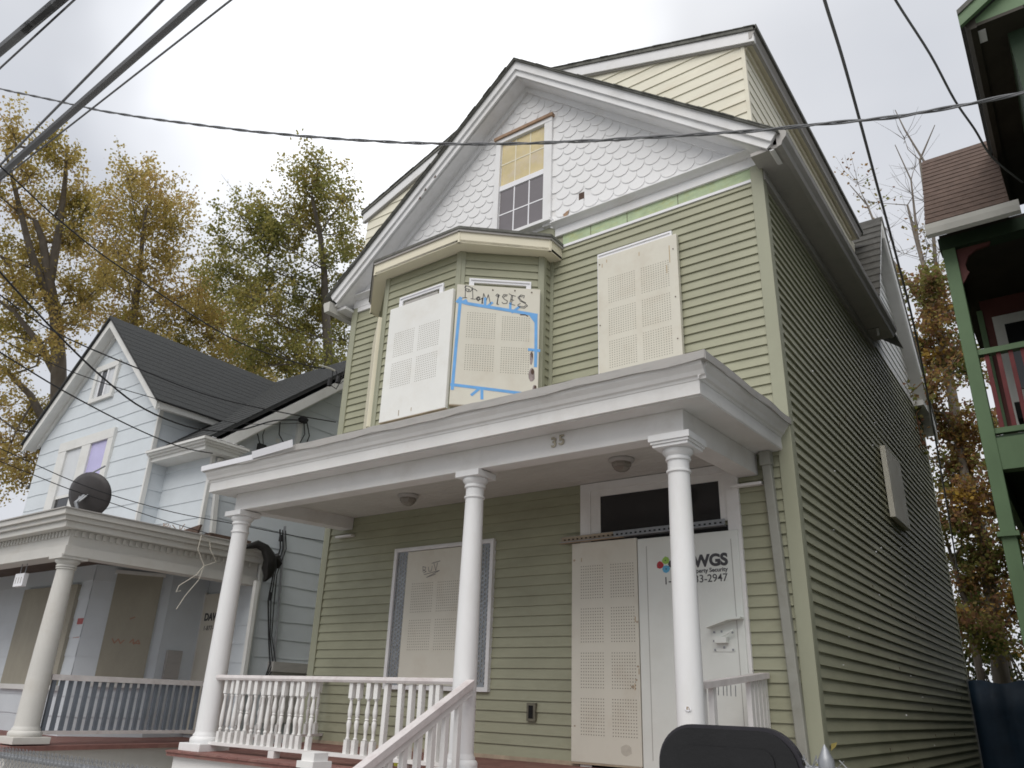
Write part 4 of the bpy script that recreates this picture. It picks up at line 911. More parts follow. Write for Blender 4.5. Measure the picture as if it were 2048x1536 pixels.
# porch of the blue house
PX = -8.05
def bp(x0, x1, y0, z0, z1, nm, m=blue_porch): 
    return bevel(MB().box((-16.0, y0, z0), (x1, 0.4, z1)).obj(nm, m, B), 0.004)
bp(0, PX + 0.03, -2.64, 3.56, 3.63, 'porch_crown'); bp(0, PX - 0.01, -2.60, 3.50, 3.56, 'porch_crown'); bp(0, PX - 0.05, -2.56, 3.42, 3.50, 'porch_fascia')
MB().box((-16, -2.66, 3.63), (PX + 0.05, 0.45, 3.645)).obj('porch_roof', flash_m, B)
MB().box((-16, -2.42, 3.22), (PX - 0.18, -2.22, 3.42)).box((PX - 0.38, -2.22, 3.22), (PX - 0.18, 0.42, 3.42)).obj('porch_beam', blue_porch, B)
MB().box((-16, -2.45, 3.10), (PX - 0.15, -2.20, 3.22)).box((PX - 0.40, -2.20, 3.10), (PX - 0.15, 0.42, 3.22)).obj('porch_beam', blue_porch, B)
b = MB()
for i in range(60): b.box((-8.30 - i * 0.09, -2.47, 3.345), (-8.255 - i * 0.09, -2.42, 3.415))
for i in range(30): b.box((PX - 0.18, -2.38 + i * 0.09, 3.345), (PX - 0.13, -2.335 + i * 0.09, 3.415))
b.map(lambda x, y, z: (min(x, PX - 0.148), max(y, -2.445), z)).obj('dentils', blue_porch, B, kind='stuff')
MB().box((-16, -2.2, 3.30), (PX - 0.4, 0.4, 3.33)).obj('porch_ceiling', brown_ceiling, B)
column(-8.38, -2.30, 0.965, 3.075, 0.135, 0.102, False, B, blue_porch, 0.13)
column(-13.2, -2.30, 0.965, 3.075, 0.135, 0.102, False, B, blue_porch, 0.13)
MB().box((-16, -2.60, 0.90), (-8.12, 0.45, 0.95)).obj('porch_floor', red_paint, B)
MB().box((-16, -2.50, 0.3), (-8.25, -2.44, 0.90)).box((-8.28, -2.44, 0.55), (-8.22, 0.45, 0.90)).obj('porch_skirt', blue_porch, B)
br = MB().box((-8.40, -2.18, 1.66), (-8.30, 0.42, 1.725)).obj('side_railing', rail_top, B)
MB().box((-8.39, -2.18, 1.06), (-8.30, 0.42, 1.10)).obj('bottom_rail', rail_top, br)
bbm = MB().box((-0.02, -0.022, 1.10), (0.02, 0.022, 1.66)).mesh('baluster', blue_grey_bal)
for i in range(24): link('baluster', bbm, br, loc=(-8.345, -2.13 + i * 0.103, 0))
# bay under the porch and boards
MB().prism([(-14.5, -1.13, 0.95), (-10.0, -1.13, 0.95), (-9.45, -0.2, 0.95), (-9.45, 0.45, 0.95), (-14.5, 0.45, 0.95)], (0, 0, 2.36)).obj('porch_bay_wall', blue_side, B)
MB().box((-12.05, -1.19, 1.60), (-10.32, -1.13, 3.02)).obj('window_board', tan_board, B, label='tan board over the left porch window')
MB().box((-12.1, -1.21, 1.53), (-10.25, -1.13, 1.60)).obj('window_sill', blue_trim, B)
BT = Vector((0.55, 0.93, 0)).normalized(); BN = Vector((0.86074222, -0.5090411, 0)); BO = Vector((-10.0, -1.13, 0))
wb = MB().obox(BO + BT * 0.30 + up * 1.66, BT * 0.64, BN * 0.05, (0, 0, 1.53)).obj('window_board', tan_board, B, label='tan board with red scribbles')
MB().obox(BO + BT * 0.27 + up * 1.60, BT * 0.70, BN * 0.07, (0, 0, 0.06)).obox(BO + BT * 0.27 + up * 3.19, BT * 0.70, BN * 0.07, (0, 0, 0.05)).obj('window_sill', blue_trim, B)
for L in ([(0.42, 2.26), (0.46, 2.20), (0.50, 2.26), (0.54, 2.2), (0.58, 2.25)], [(0.66, 2.22), (0.70, 2.27), (0.72, 2.2), (0.77, 2.26), (0.80, 2.21), (0.70, 2.22)], [(0.60, 2.55), (0.66, 2.58)]):
    strip(wb, L, 0.015, red_ink, 'red_scribble', o=BO + BN * 0.05, t=BT, n=BN)
MB().box((-10.19, -1.136, 2.44), (-10.02, -1.131, 2.60)).obj('notice', pink_paper, B); MB().box((-10.21, -1.136, 2.25), (-10.03, -1.131, 2.43)).obj('notice', pale_paper, B)
dp = MB().box((-9.43, 0.40, 1.0), (-8.62, 0.45, 3.02)).obj('door_panel', panel_m, B, label='cream steel door panel with black print')
place_text('sign_lettering', text_mesh('DAWGS', 0.15, sign_grey, 'LEFT', 0.007), dp, (-9.36, 0.398, 2.62)); place_text('sign_lettering', text_mesh('1-877-433-2947', 0.098, sign_grey, 'LEFT', 0.0004), dp, (-9.34, 0.398, 2.47))
MB().box((-9.55, 0.39, 1.0), (-9.43, 0.44, 3.05)).obj('door_casing', blue_trim, B)
MB().box((-9.45, -0.08, 1.75), (-9.40, 0.16, 2.15)).obj('meter_box', flash_m, B)
pd = MB().obox((-8.12, 0.36, 3.15), (0.07, 0, 0), (0, -0.06, 0), (0.0, 0.03, -1.9)).obj('downspout', blue_trim, B)
MB().obox((-8.19, -0.64, 4.82), (0.06, 0, 0), (0, 0.07, 0), (0, 0.11, -1.2)).obj('downspout', blue_trim, B)
# broken hem at the foot of the upper wing
MB().prism([(-9.1, -0.72, 3.66), (-8.2, -0.72, 3.66), (-8.12, -0.86, 3.60), (-8.9, -0.86, 3.62)], (0, 0.02, 0.02)).obj('torn_hem', blue_side, B)
MB().prism([(-9.25, -0.72, 3.645), (-8.16, -0.72, 3.645), (-8.13, -0.70, 3.80), (-8.45, -0.71, 3.76), (-8.9, -0.715, 3.70)], (0, -0.03, 0)).obj('rotten_board', rot_m, B)
b = MB(); rg_ = random.Random(3)
for i in range(26):
    p = Vector((-8.9 + rg_.random() * .75, -0.78 - rg_.random() * .5, 3.65)); b.tube([p, p + Vector((rg_.uniform(-.15, .15), rg_.uniform(-.1, .1), rg_.uniform(.02, .13)))], .006, 4)
b.obj('splintered_lath', bare_wood, B, kind='stuff')
MB().box((-8.4, -0.6, 3.645), (-8.05, 0.1, 3.70)).obj('rotten_board', rot_m, B)
# meter bulkhead and pipes on the side wall
MB().box((-8.2, 0.85, 1.2), (-8.10, 1.70, 1.90)).box((-8.2, 0.83, 1.90), (-8.06, 1.72, 2.04)).obj('wall_hatch', flash_m, B)
MB().tube([(-8.12, 0.72, 4.05), (-8.12, 0.80, 3.1), (-8.12, 0.90, 1.85)], 0.02, 8).obj('conduit_pipe', steel, B)
ms = MB().box((-8.19, 0.71, 5.30), (-8.13, 0.79, 5.83)).obj('service_mast', blue_trim, B)
MB().lathe([(0.07, 0), (0.09, .05), (0.05, .1)], (-8.10, 0.76, 5.80), 10).obj('mast_head', wire_m, ms)

HS = root('hanging_sign', 'small white box sign hanging on two chains inside the blue porch', 'sign', (-9.57, -2.3, 2.80))
bevel(MB().box((-9.70, -2.33, 2.80), (-9.44, -2.27, 2.97)).obj('sign_board', vinyl_white, HS), 0.004)
MB().box((-9.65, -2.333, 2.84), (-9.635, -2.331, 2.92)).box((-9.575, -2.333, 2.84), (-9.56, -2.331, 2.92)).box((-9.505, -2.333, 2.84), (-9.49, -2.331, 2.92)).obj('sign_marks', flash_m, HS)
for x_ in (-9.64, -9.50): MB().tube([(x_, -2.3, 2.97), (x_, -2.3, 3.10)], 0.006, 5).obj('chain', steel, HS)
# satellite dish
SD = root('satellite_dish', 'dark oval satellite dish on the porch roof of the pale blue house', 'satellite dish', (-8.42, -2.15, 3.645))
dn = Vector((-0.25, 0.9, 0.36)).normalized(); dc = Vector((-8.55, -2.15, 3.965))
du = Vector((1, 0, 0)); du = (du - dn * du.dot(dn)).normalized(); dv = dn.cross(du)
vs = [dc - dn * 0.085]; fs = []; N = 28
for k in range(1, 6):
    r_ = k / 5
    for i in range(N):
        a = 2 * math.pi * i / N
        vs.append(dc + du * (0.375 * r_ * math.cos(a)) + dv * (0.295 * r_ * math.sin(a)) - dn * 0.085 * (1 - r_ * r_))
for i in range(N): fs.append((0, 1 + i, 1 + (i + 1) % N))
for k in range(4):
    for i in range(N): fs.append((1 + k * N + i, 1 + (k + 1) * N + i, 1 + (k + 1) * N + (i + 1) % N, 1 + k * N + (i + 1) % N))
do = MB().add(vs, fs).obj('dish', dish_m, SD, True); sm = do.modifiers.new('thick', 'SOLIDIFY'); sm.thickness = 0.012
MB().tube([dc - dn * 0.09, dc - dn * 0.2 + Vector((0, 0, -.08)), (-8.45, -2.28, 3.66)], 0.025, 8).tube([dc - dn * .10 + du * .07, dc - dn * .19 + Vector((0, 0, -.10))], 0.012, 6).tube([dc - dn * .10 - du * .07, dc - dn * .19 + Vector((0, 0, -.10))], 0.012, 6).box((-8.55, -2.36, 3.645), (-8.35, -2.2, 3.66)).obj('bracket', steel, SD)
MB().tube([dc - dv * 0.26, dc + dn * 0.3 - dv * 0.36 * 1], 0.012, 6).obj('feed_arm', steel, SD)

# black torn plastic on the porch corner of the blue house
bg = []
P0 = [(-7.98, -0.05, 3.60), (-7.94, 0.12, 3.66), (-7.90, 0.25, 3.60), (-7.90, 0.36, 3.48), (-7.92, 0.40, 3.34), (-7.94, 0.40, 3.22), (-7.96, 0.38, 3.14)]
b = MB().tube(P0, [0.03, 0.06, 0.075, 0.10, 0.11, 0.07, 0.02], 10)
b.tube([(-7.92, 0.34, 3.42), (-7.92, 0.48, 3.50), (-7.94, 0.56, 3.44), (-7.96, 0.58, 3.36)], [0.07, 0.075, 0.06, 0.03], 8)
b.map(lambda x, y, z: (x + .015 * math.sin(y * 41 + z * 23), y + .02 * math.sin(z * 37 + x * 11), z + .018 * math.sin(y * 33)))
tag(b.obj('plastic_bag', cloth_black, None, True), 'torn black plastic draped over the porch corner of the blue house', 'bag')

# ================================================================== GREEN PORCH HOUSE (right)
G = root('balcony_house', 'green house at the right edge with two storey porch and dark eaves', 'house', (3.5, 3.0, 0.3))
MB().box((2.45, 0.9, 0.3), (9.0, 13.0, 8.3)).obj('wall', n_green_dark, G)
MB().box((2.35, -1.7, 0.3), (9.0, 0.9, 1.3)).box((2.5, -1.7, 3.9), (9.0, 0.9, 4.5)).box((2.6, -1.0, 1.3), (9.0, 0.9, 6.3)).obj('unseen_light_block', n_green_dark, G)  # unseen block added to keep light off the alley wall
# main eave and gable end
MB().box((2.16, 0.62, 8.30), (2.62, 4.42, 8.34)).obj('eave_soffit', n_soffit, G)
MB().prism([(2.14, 0.60, 8.27), (2.20, 0.60, 8.27), (2.20, 0.60, 8.46), (2.10, 0.60, 8.44), (2.10, 0.60, 8.33)], (0, 3.82, 0)).obj('eave_gutter', n_soffit, G)
MB().prism([(2.06, 0.5, 8.44), (2.06, 0.5, 8.50), (5.8, 0.5, 11.0), (5.8, 0.5, 10.94)], (0, 4.0, 0)).obj('roof', shingle_grey, G)
MB().prism([(2.12, 0.62, 8.34), (5.8, 0.62, 10.9), (5.8, 0.62, 8.34)], (0, 0.25, 0)).obj('gable_end', n_green, G)
MB().prism([(2.06, 0.52, 8.30), (2.06, 0.52, 8.47), (5.8, 0.52, 10.96), (5.8, 0.52, 10.72)], (0, 0.05, 0)).obj('rake_fascia', n_green, G)
MB().box((2.17, 0.70, 8.285), (2.27, 0.88, 8.30)).obj('loose_soffit_panel', vinyl_white, G, label='loose bare aluminium soffit patch, reflection painted white')  # white colour stands in for the reflection on bare aluminium
# two storey porch
PY = 2.5
bevel(MB().box((1.36, PY - .09, 0.3), (1.50, PY + .09, 6.82)).obj('porch_post', n_green, G), 0.006)
MB().box((1.33, PY - .13, 3.35), (1.53, PY + .13, 3.40)).obj('post_collar', n_green, G)
MB().box((1.38, PY - .07, 4.06), (2.7, PY + .09, 4.41)).obj('floor_band', n_green, G)
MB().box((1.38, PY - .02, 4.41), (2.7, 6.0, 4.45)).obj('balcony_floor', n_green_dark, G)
MB().box((1.36, PY + .09, 4.06), (1.44, 6.0, 4.41)).obj('floor_band', n_green, G)
MB().box((1.34, PY - .1, 6.80), (2.7, PY + .1, 6.96)).box((1.36, PY + .1, 6.80), (1.44, 4.3, 6.96)).obj('porch_beam', n_green_dark, G)
rlg = MB().box((1.50, PY - .05, 5.40), (2.62, PY + .05, 5.465)).obj('balcony_railing', n_green, G)
MB().box((1.50, PY - .04, 4.47), (2.62, PY + .04, 4.53)).obj('bottom_rail', n_green, rlg)
rbm = MB().box((-0.022, -0.02, 4.53), (0.022, 0.02, 5.40)).mesh('baluster', red_rail)
for i in range(9): link('baluster', rbm, rlg, loc=(1.575 + i * 0.115, PY, 0))
bracket = [(1.50, 6.80), (1.86, 6.80), (1.84, 6.76), (1.70, 6.74), (1.61, 6.68), (1.565, 6.58), (1.57, 6.50), (1.59, 6.47), (1.555, 6.42), (1.535, 6.38), (1.50, 6.34)]
MB().prism([(x, PY - .02, z_) for x, z_ in bracket], (0, 0.04, 0)).obj('arch_bracket', n_pink, G)
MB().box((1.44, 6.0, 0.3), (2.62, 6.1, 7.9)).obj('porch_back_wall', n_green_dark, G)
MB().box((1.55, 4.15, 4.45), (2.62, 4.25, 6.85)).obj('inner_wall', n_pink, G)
dr = MB().box((1.66, 4.10, 4.45), (2.5, 4.15, 6.56)).obj('balcony_door', blue_trim, G)
MB().box((1.78, 4.09, 5.5), (2.4, 4.10, 6.42)).obj('door_pane', dark_glass, dr)
MB().box((1.50, 4.12, 4.45), (1.565, 4.16, 6.7)).obj('door_side_board', n_green, G)
MB().box((1.72, 2.95, 4.75), (2.3, 3.3, 4.95)).obj('porch_shelf', dark_in, G)
MB().box((1.36, 2.4, 6.96), (2.7, 6.1, 7.0)).obj('porch_ceiling', n_soffit, G)
# porch roof
MB().prism([(1.27, 2.10, 6.98), (1.27, 3.6, 8.95), (1.27, 6.2, 8.95), (1.27, 6.2, 8.85), (1.27, 3.6, 8.85), (1.27, 2.14, 6.92)], (0.86, 0, 0)).obj('porch_roof', shingle_brown, G)
for q in range(17):
    y0 = 2.08 + q * 0.088; z0 = 6.98 + (y0 - 2.10) * 1.3133
    MB().prism([(1.262 - rnd.uniform(0, .012), y0, z0), (1.262, y0 + .085, z0 + .112), (1.262, y0 - .005, z0 + .007)], (0.86, 0, 0)).obj('roof_course', shingle_brown, G)
MB().prism([(1.26, 2.10, 6.83), (1.26, 2.06, 6.86), (1.26, 2.04, 6.93), (1.26, 2.03, 6.985), (1.26, 2.06, 6.985), (1.26, 2.12, 6.92)], (0.95, 0, 0)).obj('porch_gutter', alu, G)

# ================================================================== TREES
def leaf_cloud(b, c, n, spread, size, rg_):
    for _ in range(n):
        p = Vector(c) + Vector((rg_.gauss(0, spread), rg_.gauss(0, spread), rg_.gauss(0, spread)))
        one_leaf(b, p, size * rg_.uniform(.6, 1.25), rg_)
def one_leaf(b, p, s, rg_):
    a = Vector((rg_.gauss(0, 1), rg_.gauss(0, 1), rg_.gauss(0, 1) - .3)).normalized()
    c = a.cross(Vector((rg_.gauss(0, 1), rg_.gauss(0, 1), rg_.gauss(0, 1)))).normalized()
    k = a.cross(c) * 0.12 * s
    b.add([p, p + a * s * .45 + c * s * .42 + k, p + a * s, p + a * s * .45 - c * s * .42 + k], [(0, 1, 2, 3)])
def tree(name, label, trunk, limbs, clumps, r0, leaf_m, seed, lsize=0.088, nl=80, twigs=11, tl=1.0, jit=1.2, group='trees behind the houses', view=None, bare=()):
    rg_ = random.Random(seed)
    T = root(name, label, 'tree', (trunk[0][0], trunk[0][1], 0.3), group)
    base = (trunk[0][0] + 0.25 * (trunk[0][0] - trunk[1][0]), trunk[0][1], 0.2)
    tp = [base] + list(trunk); n = len(tp)
    MB().tube(tp, [r0 * (1.25 - 0.95 * i / (n - 1)) for i in range(n)], 10).obj('trunk', bark, T, True)
    bb = MB(); lb = MB()
    skel = [Vector(p) for p in trunk[1:]]
    for L in limbs:
        m = len(L); bb.tube(L, [r0 * (0.6 - 0.48 * i / (m - 1)) for i in range(m)], 7); skel += [Vector(p) for p in L[1:]]
    for ci, c in enumerate(clumps):
        c = Vector(c) + (Vector(view) * rg_.uniform(-jit, jit) if view else Vector((rg_.uniform(-.3, .3), rg_.uniform(-jit, jit) * .6, rg_.uniform(-.2, .2))))
        below = [s_ for s_ in skel if s_.z < c.z - 0.2] or skel
        s_ = min(below, key=lambda q: (q - c).length)
        mid = (s_ + c) / 2 + Vector((rg_.uniform(-.2, .2), rg_.uniform(-.2, .2), -0.15 * (c - s_).length * .5))
        bb.tube([s_, mid, c], [r0 * .16, r0 * .11, r0 * .05], 5)
        if len(clumps) < 60: skel.append(mid)
        for k in range(twigs):
            d = Vector((rg_.gauss(0, 1), rg_.gauss(0, 1), rg_.gauss(0.55, .8))).normalized()
            L = tl * rg_.uniform(.5, 1.15); st = mid.lerp(c, rg_.uniform(.5, 1.0))
            en = st + d * L + Vector((0, 0, .1 * L))
            m2 = (st + en) / 2 + Vector((rg_.uniform(-.08, .08), rg_.uniform(-.08, .08), -.04))
            bb.tube([st, m2, en], [r0 * .045 + .004, r0 * .025 + .003, .003], 4)
            if ci in bare: continue
            cnt = int(nl * rg_.uniform(.5, 1.3))
            for q in range(cnt):
                f = rg_.random() ** .75
                p = (st.lerp(m2, f * 2) if f < .5 else m2.lerp(en, f * 2 - 1)) + Vector((rg_.gauss(0, .14), rg_.gauss(0, .14), rg_.gauss(-.03, .13))) * (1.25 - .65 * f) * tl
                one_leaf(lb, p, lsize * rg_.uniform(.55, 1.25), rg_)
    bb.obj('branches', bark, T, True)
    if lb.v: lb.obj('foliage', leaf_m, T, kind='stuff')
    return T
VW = (-0.75, 0.45, 0.35)
t1_trunk = [(-21.26, 2.36, 8.58), (-20.91, 1.74, 10.33), (-20.66, 1.29, 11.36), (-20.41, 0.73, 12.34), (-20.12, 0.17, 13.28), (-20.01, -0.19, 13.7)]
t1_limbs = [[(-20.66, 1.29, 11.36), (-20.34, 0.02, 12.94), (-19.91, -0.9, 14.24), (-19.59, -1.51, 15.05)], [(-20.4, 0.75, 12.34), (-19.79, 0.38, 13.77), (-19.26, -0.01, 14.87), (-18.85, -0.35, 15.68)],
            [(-21.02, 1.94, 9.8), (-21.0, 1.19, 10.61), (-21.01, 0.34, 11.28), (-21.11, -0.49, 11.64)], [(-21.36, 2.4, 8.15), (-21.4, 1.45, 9.24), (-21.49, 0.69, 9.75), (-21.58, -0.02, 10.11)]]
t1_cl = [(-19.32, -1.48, 15.46), (-19.11, -0.64, 15.42), (-19.04, -0.08, 15.25), (-19.6, -0.77, 14.7), (-20.17, -0.79, 13.74), (-19.59, 0.0, 14.33), (-19.25, 0.46, 14.64), (-20.4, -0.08, 12.9), (-19.87, 0.64, 13.44), (-20.8, -0.08, 12.06), (-20.63, 0.69, 11.89), (-20.12, 1.28, 12.52), (-21.09, 0.62, 10.87), (-20.45, 1.7, 11.48), (-20.68, -0.98, 12.84), (-20.05, -1.64, 14.33), (-21.4, 0.9, 9.81), (-21.5, 1.63, 8.7), (-21.83, 1.51, 7.68), (-21.42, 2.09, 8.38), (-21.38, -0.3, 10.87), (-20.93, 1.45, 10.54), (-21.82, 0.54, 8.86), (-19.82, -2.27, 14.96), (-21.84, 1.98, 6.92), (-22.12, 0.96, 7.28)]
tree('maple_tree', 'large golden maple at the left edge, thick trunk behind the pale blue gable', t1_trunk, t1_limbs, t1_cl + [(-20.47, 1.37, 14.05), (-20.15, 1.2, 14.73), (-20.6, 2.28, 13.15), (-20.9, 2.27, 12.54), (-20.96, 0.02, 14.0), (-21.6, -0.24, 12.9), (-21.13, 0.72, 13.24), (-21.88, 0.6, 11.72), (-22.25, 2.97, 8.15), (-22.66, 2.55, 7.17), (-21.05, 2.27, 12.24)], 0.22, leaf_gold, 11, view=VW)
t2_trunk = [(-18.52, 2.84, 9.28), (-18.33, 2.6, 10.05), (-17.96, 2.16, 11.32), (-17.58, 1.86, 12.33), (-17.29, 1.59, 13.06), (-16.96, 1.34, 13.77)]
t2_cl = [(-17.07, 0.51, 14.12), (-16.86, 0.77, 14.29), (-16.65, 1.15, 14.35), (-16.6, 1.61, 14.12), (-16.64, 1.93, 13.83), (-17.27, 0.97, 13.51), (-17.11, 1.48, 13.42), (-17.53, 0.43, 13.45), (-17.84, 0.69, 12.75), (-17.66, 1.24, 12.67), (-17.21, 1.96, 12.9), (-17.03, 2.48, 12.79), (-18.03, 1.35, 11.9), (-17.75, 2.07, 11.84), (-17.46, 2.64, 11.87), (-17.11, 3.17, 12.02), (-17.15, 3.65, 11.44), (-18.19, 2.1, 10.89), (-17.85, 2.79, 10.94), (-17.55, 3.58, 10.71), (-18.45, 1.54, 10.87), (-17.07, 4.18, 11.0), (-16.97, 4.71, 10.54), (-18.02, 0.99, 12.19), (-16.71, 5.24, 10.37), (-17.46, 4.1, 10.27)]
tree('maple_tree', 'orange gold maple with fine bare tips, between the left maple and the greener one', t2_trunk, [], t2_cl + [(-17.64, 4.09, 12.43), (-17.55, 4.65, 11.98), (-18.1, 3.87, 11.79), (-18.32, 3.53, 11.7), (-17.49, 5.26, 11.38), (-17.33, 6.01, 10.71), (-17.2, 6.32, 10.54), (-17.64, 4.32, 12.2), (-17.62, 3.65, 12.9), (-17.51, 2.7, 13.91), (-17.61, 5.2, 11.22), (-18.68, 3.62, 10.85), (-19.02, 3.28, 10.47)], 0.12, leaf_gold, 23, view=VW, lsize=0.085, nl=72, tl=1.1)
t3_trunk = [(-14.05, 6.19, 8.91), (-13.89, 5.92, 9.68), (-13.69, 5.49, 10.68), (-13.46, 5.03, 11.65), (-13.24, 4.69, 12.36), (-13.02, 4.22, 13.15), (-12.83, 3.67, 13.88)]
t3_cl = [(-12.62, 3.01, 14.67), (-12.41, 3.35, 14.64), (-12.73, 3.45, 14.19), (-12.48, 3.94, 14.07), (-12.25, 4.28, 14.02), (-13.31, 3.46, 13.47), (-12.89, 4.05, 13.48), (-12.52, 4.64, 13.36), (-12.51, 5.06, 12.95), (-13.98, 2.45, 13.44), (-14.0, 2.76, 13.16), (-14.18, 2.31, 13.28), (-13.86, 3.26, 12.92), (-14.15, 3.23, 12.53), (-13.45, 3.95, 12.83), (-13.01, 4.64, 12.73), (-12.85, 5.3, 12.23), (-14.71, 2.4, 12.44), (-14.94, 2.51, 11.96), (-14.73, 3.0, 11.84), (-14.27, 3.59, 11.98), (-13.82, 4.23, 12.0), (-13.47, 4.83, 11.87), (-14.7, 3.55, 11.33), (-14.33, 4.3, 11.11), (-15.07, 3.06, 11.21), (-13.9, 5.0, 10.99), (-13.26, 5.43, 11.47), (-14.82, 4.15, 10.41), (-14.4, 4.84, 10.29), (-15.1, 3.5, 10.67), (-13.8, 5.54, 10.42), (-13.28, 5.94, 10.76), (-14.82, 4.58, 9.84)]
tree('maple_tree', 'yellow green maple rising between the blue house and the green house', t3_trunk, [], t3_cl + [(-15.15, 4.92, 11.29), (-14.91, 5.49, 10.99), (-14.69, 5.17, 11.75), (-15.54, 3.72, 11.97), (-15.13, 4.45, 11.87), (-14.46, 3.98, 13.36), (-13.83, 4.03, 14.16), (-14.24, 5.69, 11.86), (-13.93, 6.21, 11.68), (-15.01, 5.89, 10.22), (-14.83, 6.35, 9.88), (-14.36, 6.62, 10.35), (-15.44, 5.37, 10.12), (-15.87, 4.64, 10.26)], 0.15, leaf_green, 37, view=VW, lsize=0.085, nl=66, tl=0.95, jit=1.0)
rt_trunk = [(0.16, 13.0, 2.57), (0.27, 13.0, 3.99), (0.31, 13.0, 5.29), (0.22, 13.0, 6.2), (0.2, 13.0, 7.64), (0.24, 13.0, 9.16), (0.33, 13.0, 10.76)]
rt_limbs = [[(-0.21, 13.2, 1.0), (-0.25, 13.0, 4.01), (-0.35, 13.0, 4.89), (-0.44, 13.0, 5.93)]]
rt_cl = [(0.17, 13.0, 11.95), (0.31, 13.0, 11.33), (0.44, 13.0, 10.73), (0.03, 13.0, 10.28), (0.41, 13.0, 9.91), (0.12, 13.0, 9.45), (0.35, 13.0, 8.87), (-0.04, 13.0, 8.44), (0.33, 13.0, 8.11), (0.01, 13.0, 7.42), (0.41, 13.0, 7.36), (-0.31, 13.0, 6.74), (0.16, 13.0, 6.44), (0.41, 13.0, 6.18), (-0.25, 13.0, 5.79), (0.2, 13.0, 5.52), (0.38, 13.0, 4.84), (-0.2, 13.0, 4.88), (0.08, 13.0, 4.21), (0.28, 13.0, 3.78), (-0.25, 13.0, 4.01), (0.36, 13.0, 3.17), (-0.16, 13.0, 3.38), (-0.05, 13.0, 7.68), (0.74, 13.0, 10.92), (0.9, 13.2, 9.6), (0.9, 13.4, 8.0), (0.9, 13, 6.6), (0.9, 13, 5.2), (0.8, 13, 3.9), (-0.8, 13.5, 9.8), (-0.8, 13.4, 7.6)]
tree('rusty_tree', 'rust brown tree filling the gap between the two green houses', rt_trunk, rt_limbs, rt_cl, 0.15, leaf_rust, 51, lsize=0.10, nl=82, tl=0.8, twigs=11, jit=2.0)
SH = root('shrub', 'dark overgrown shrubs behind the blue tarpaulin at the end of the alley', 'shrub', (0.5, 15.0, 0.3))
b = MB(); lb = MB(); rg_ = random.Random(77)
for i in range(60):
    p0 = Vector((rg_.uniform(-2.5, 3.0), 15 + rg_.uniform(-1.2, 2.5), 0.3)); p1 = p0 + Vector((rg_.gauss(0, .5), rg_.gauss(0, .4), rg_.uniform(2.4, 5.2)))
    b.tube([p0, (p0 + p1) / 2 + Vector((.1, 0, .1)), p1], [.03, .02, .006], 5)
    for q in range(150):
        f = rg_.random() ** .6; one_leaf(lb, p0.lerp(p1, f) + Vector((rg_.gauss(0, .28), rg_.gauss(0, .28), rg_.gauss(0, .2))), .11 * rg_.uniform(.6, 1.3), rg_)
b.obj('branches', bark, SH); lb.obj('foliage', leaf_shade, SH, kind='stuff')
bt_trunk = [(-0.04, 17.0, 11.0), (-0.04, 16.0, 12.16), (-0.05, 16.0, 13.82), (-0.13, 16.0, 15.07), (-0.18, 16.0, 16.17)]
bt_l = [[(-0.05, 16.0, 13.82), (-0.09, 16.0, 14.88), (-0.03, 16.0, 15.75), (0.05, 16.0, 17.01), (-0.2, 16.0, 18.48)], [(0.1, 16.2, 12.5), (0.4, 16.0, 15.5), (0.53, 16.0, 17.38), (0.15, 16.0, 18.91), (-0.01, 16.0, 19.8)], [(0.3, 16.0, 15.0), (0.39, 16.0, 17.62), (0.98, 16.0, 18.71)], [(-0.1, 16.2, 12.4), (-1.0, 16.0, 14.8), (-1.28, 16.0, 16.6), (-1.69, 16.0, 17.54)]]
bt_cl = [(-1.41, 16.0, 17.32), (-1.32, 16.0, 16.81), (0.38, 16.0, 14.88), (0.43, 16.0, 14.35), (0.0, 16.0, 14.15), (-0.1, 16, 16.6), (-0.25, 16, 15.6), (0.3, 16, 17.6), (0.1, 16, 18.6), (-0.5, 16, 15.0), (0.2, 16, 16.0), (-1.2, 16, 15.9)]
tree('bare_tree', 'thin nearly bare tree against the sky above the alley', bt_trunk, bt_l, bt_cl, 0.10, leaf_rust, 63, lsize=0.12, nl=6, tl=1.0, twigs=9, jit=.4, bare=(5, 6, 7, 8, 9, 10, 11))
# far brown house glimpsed at the left, under the porch
FH = root('brown_house', 'dark brown house glimpsed at the left edge under the blue porch', 'house', (-30, 6, 0))
MB().box((-38, 3, 0), (-23, 12, 4.0)).obj('wall', brick_far, FH)
MB().prism([(-38.4, 2.6, 4.0), (-38.4, 7.5, 6.3), (-38.4, 12.4, 4.0)], (15.8, 0, 0)).obj('roof', shingle_brown, FH)

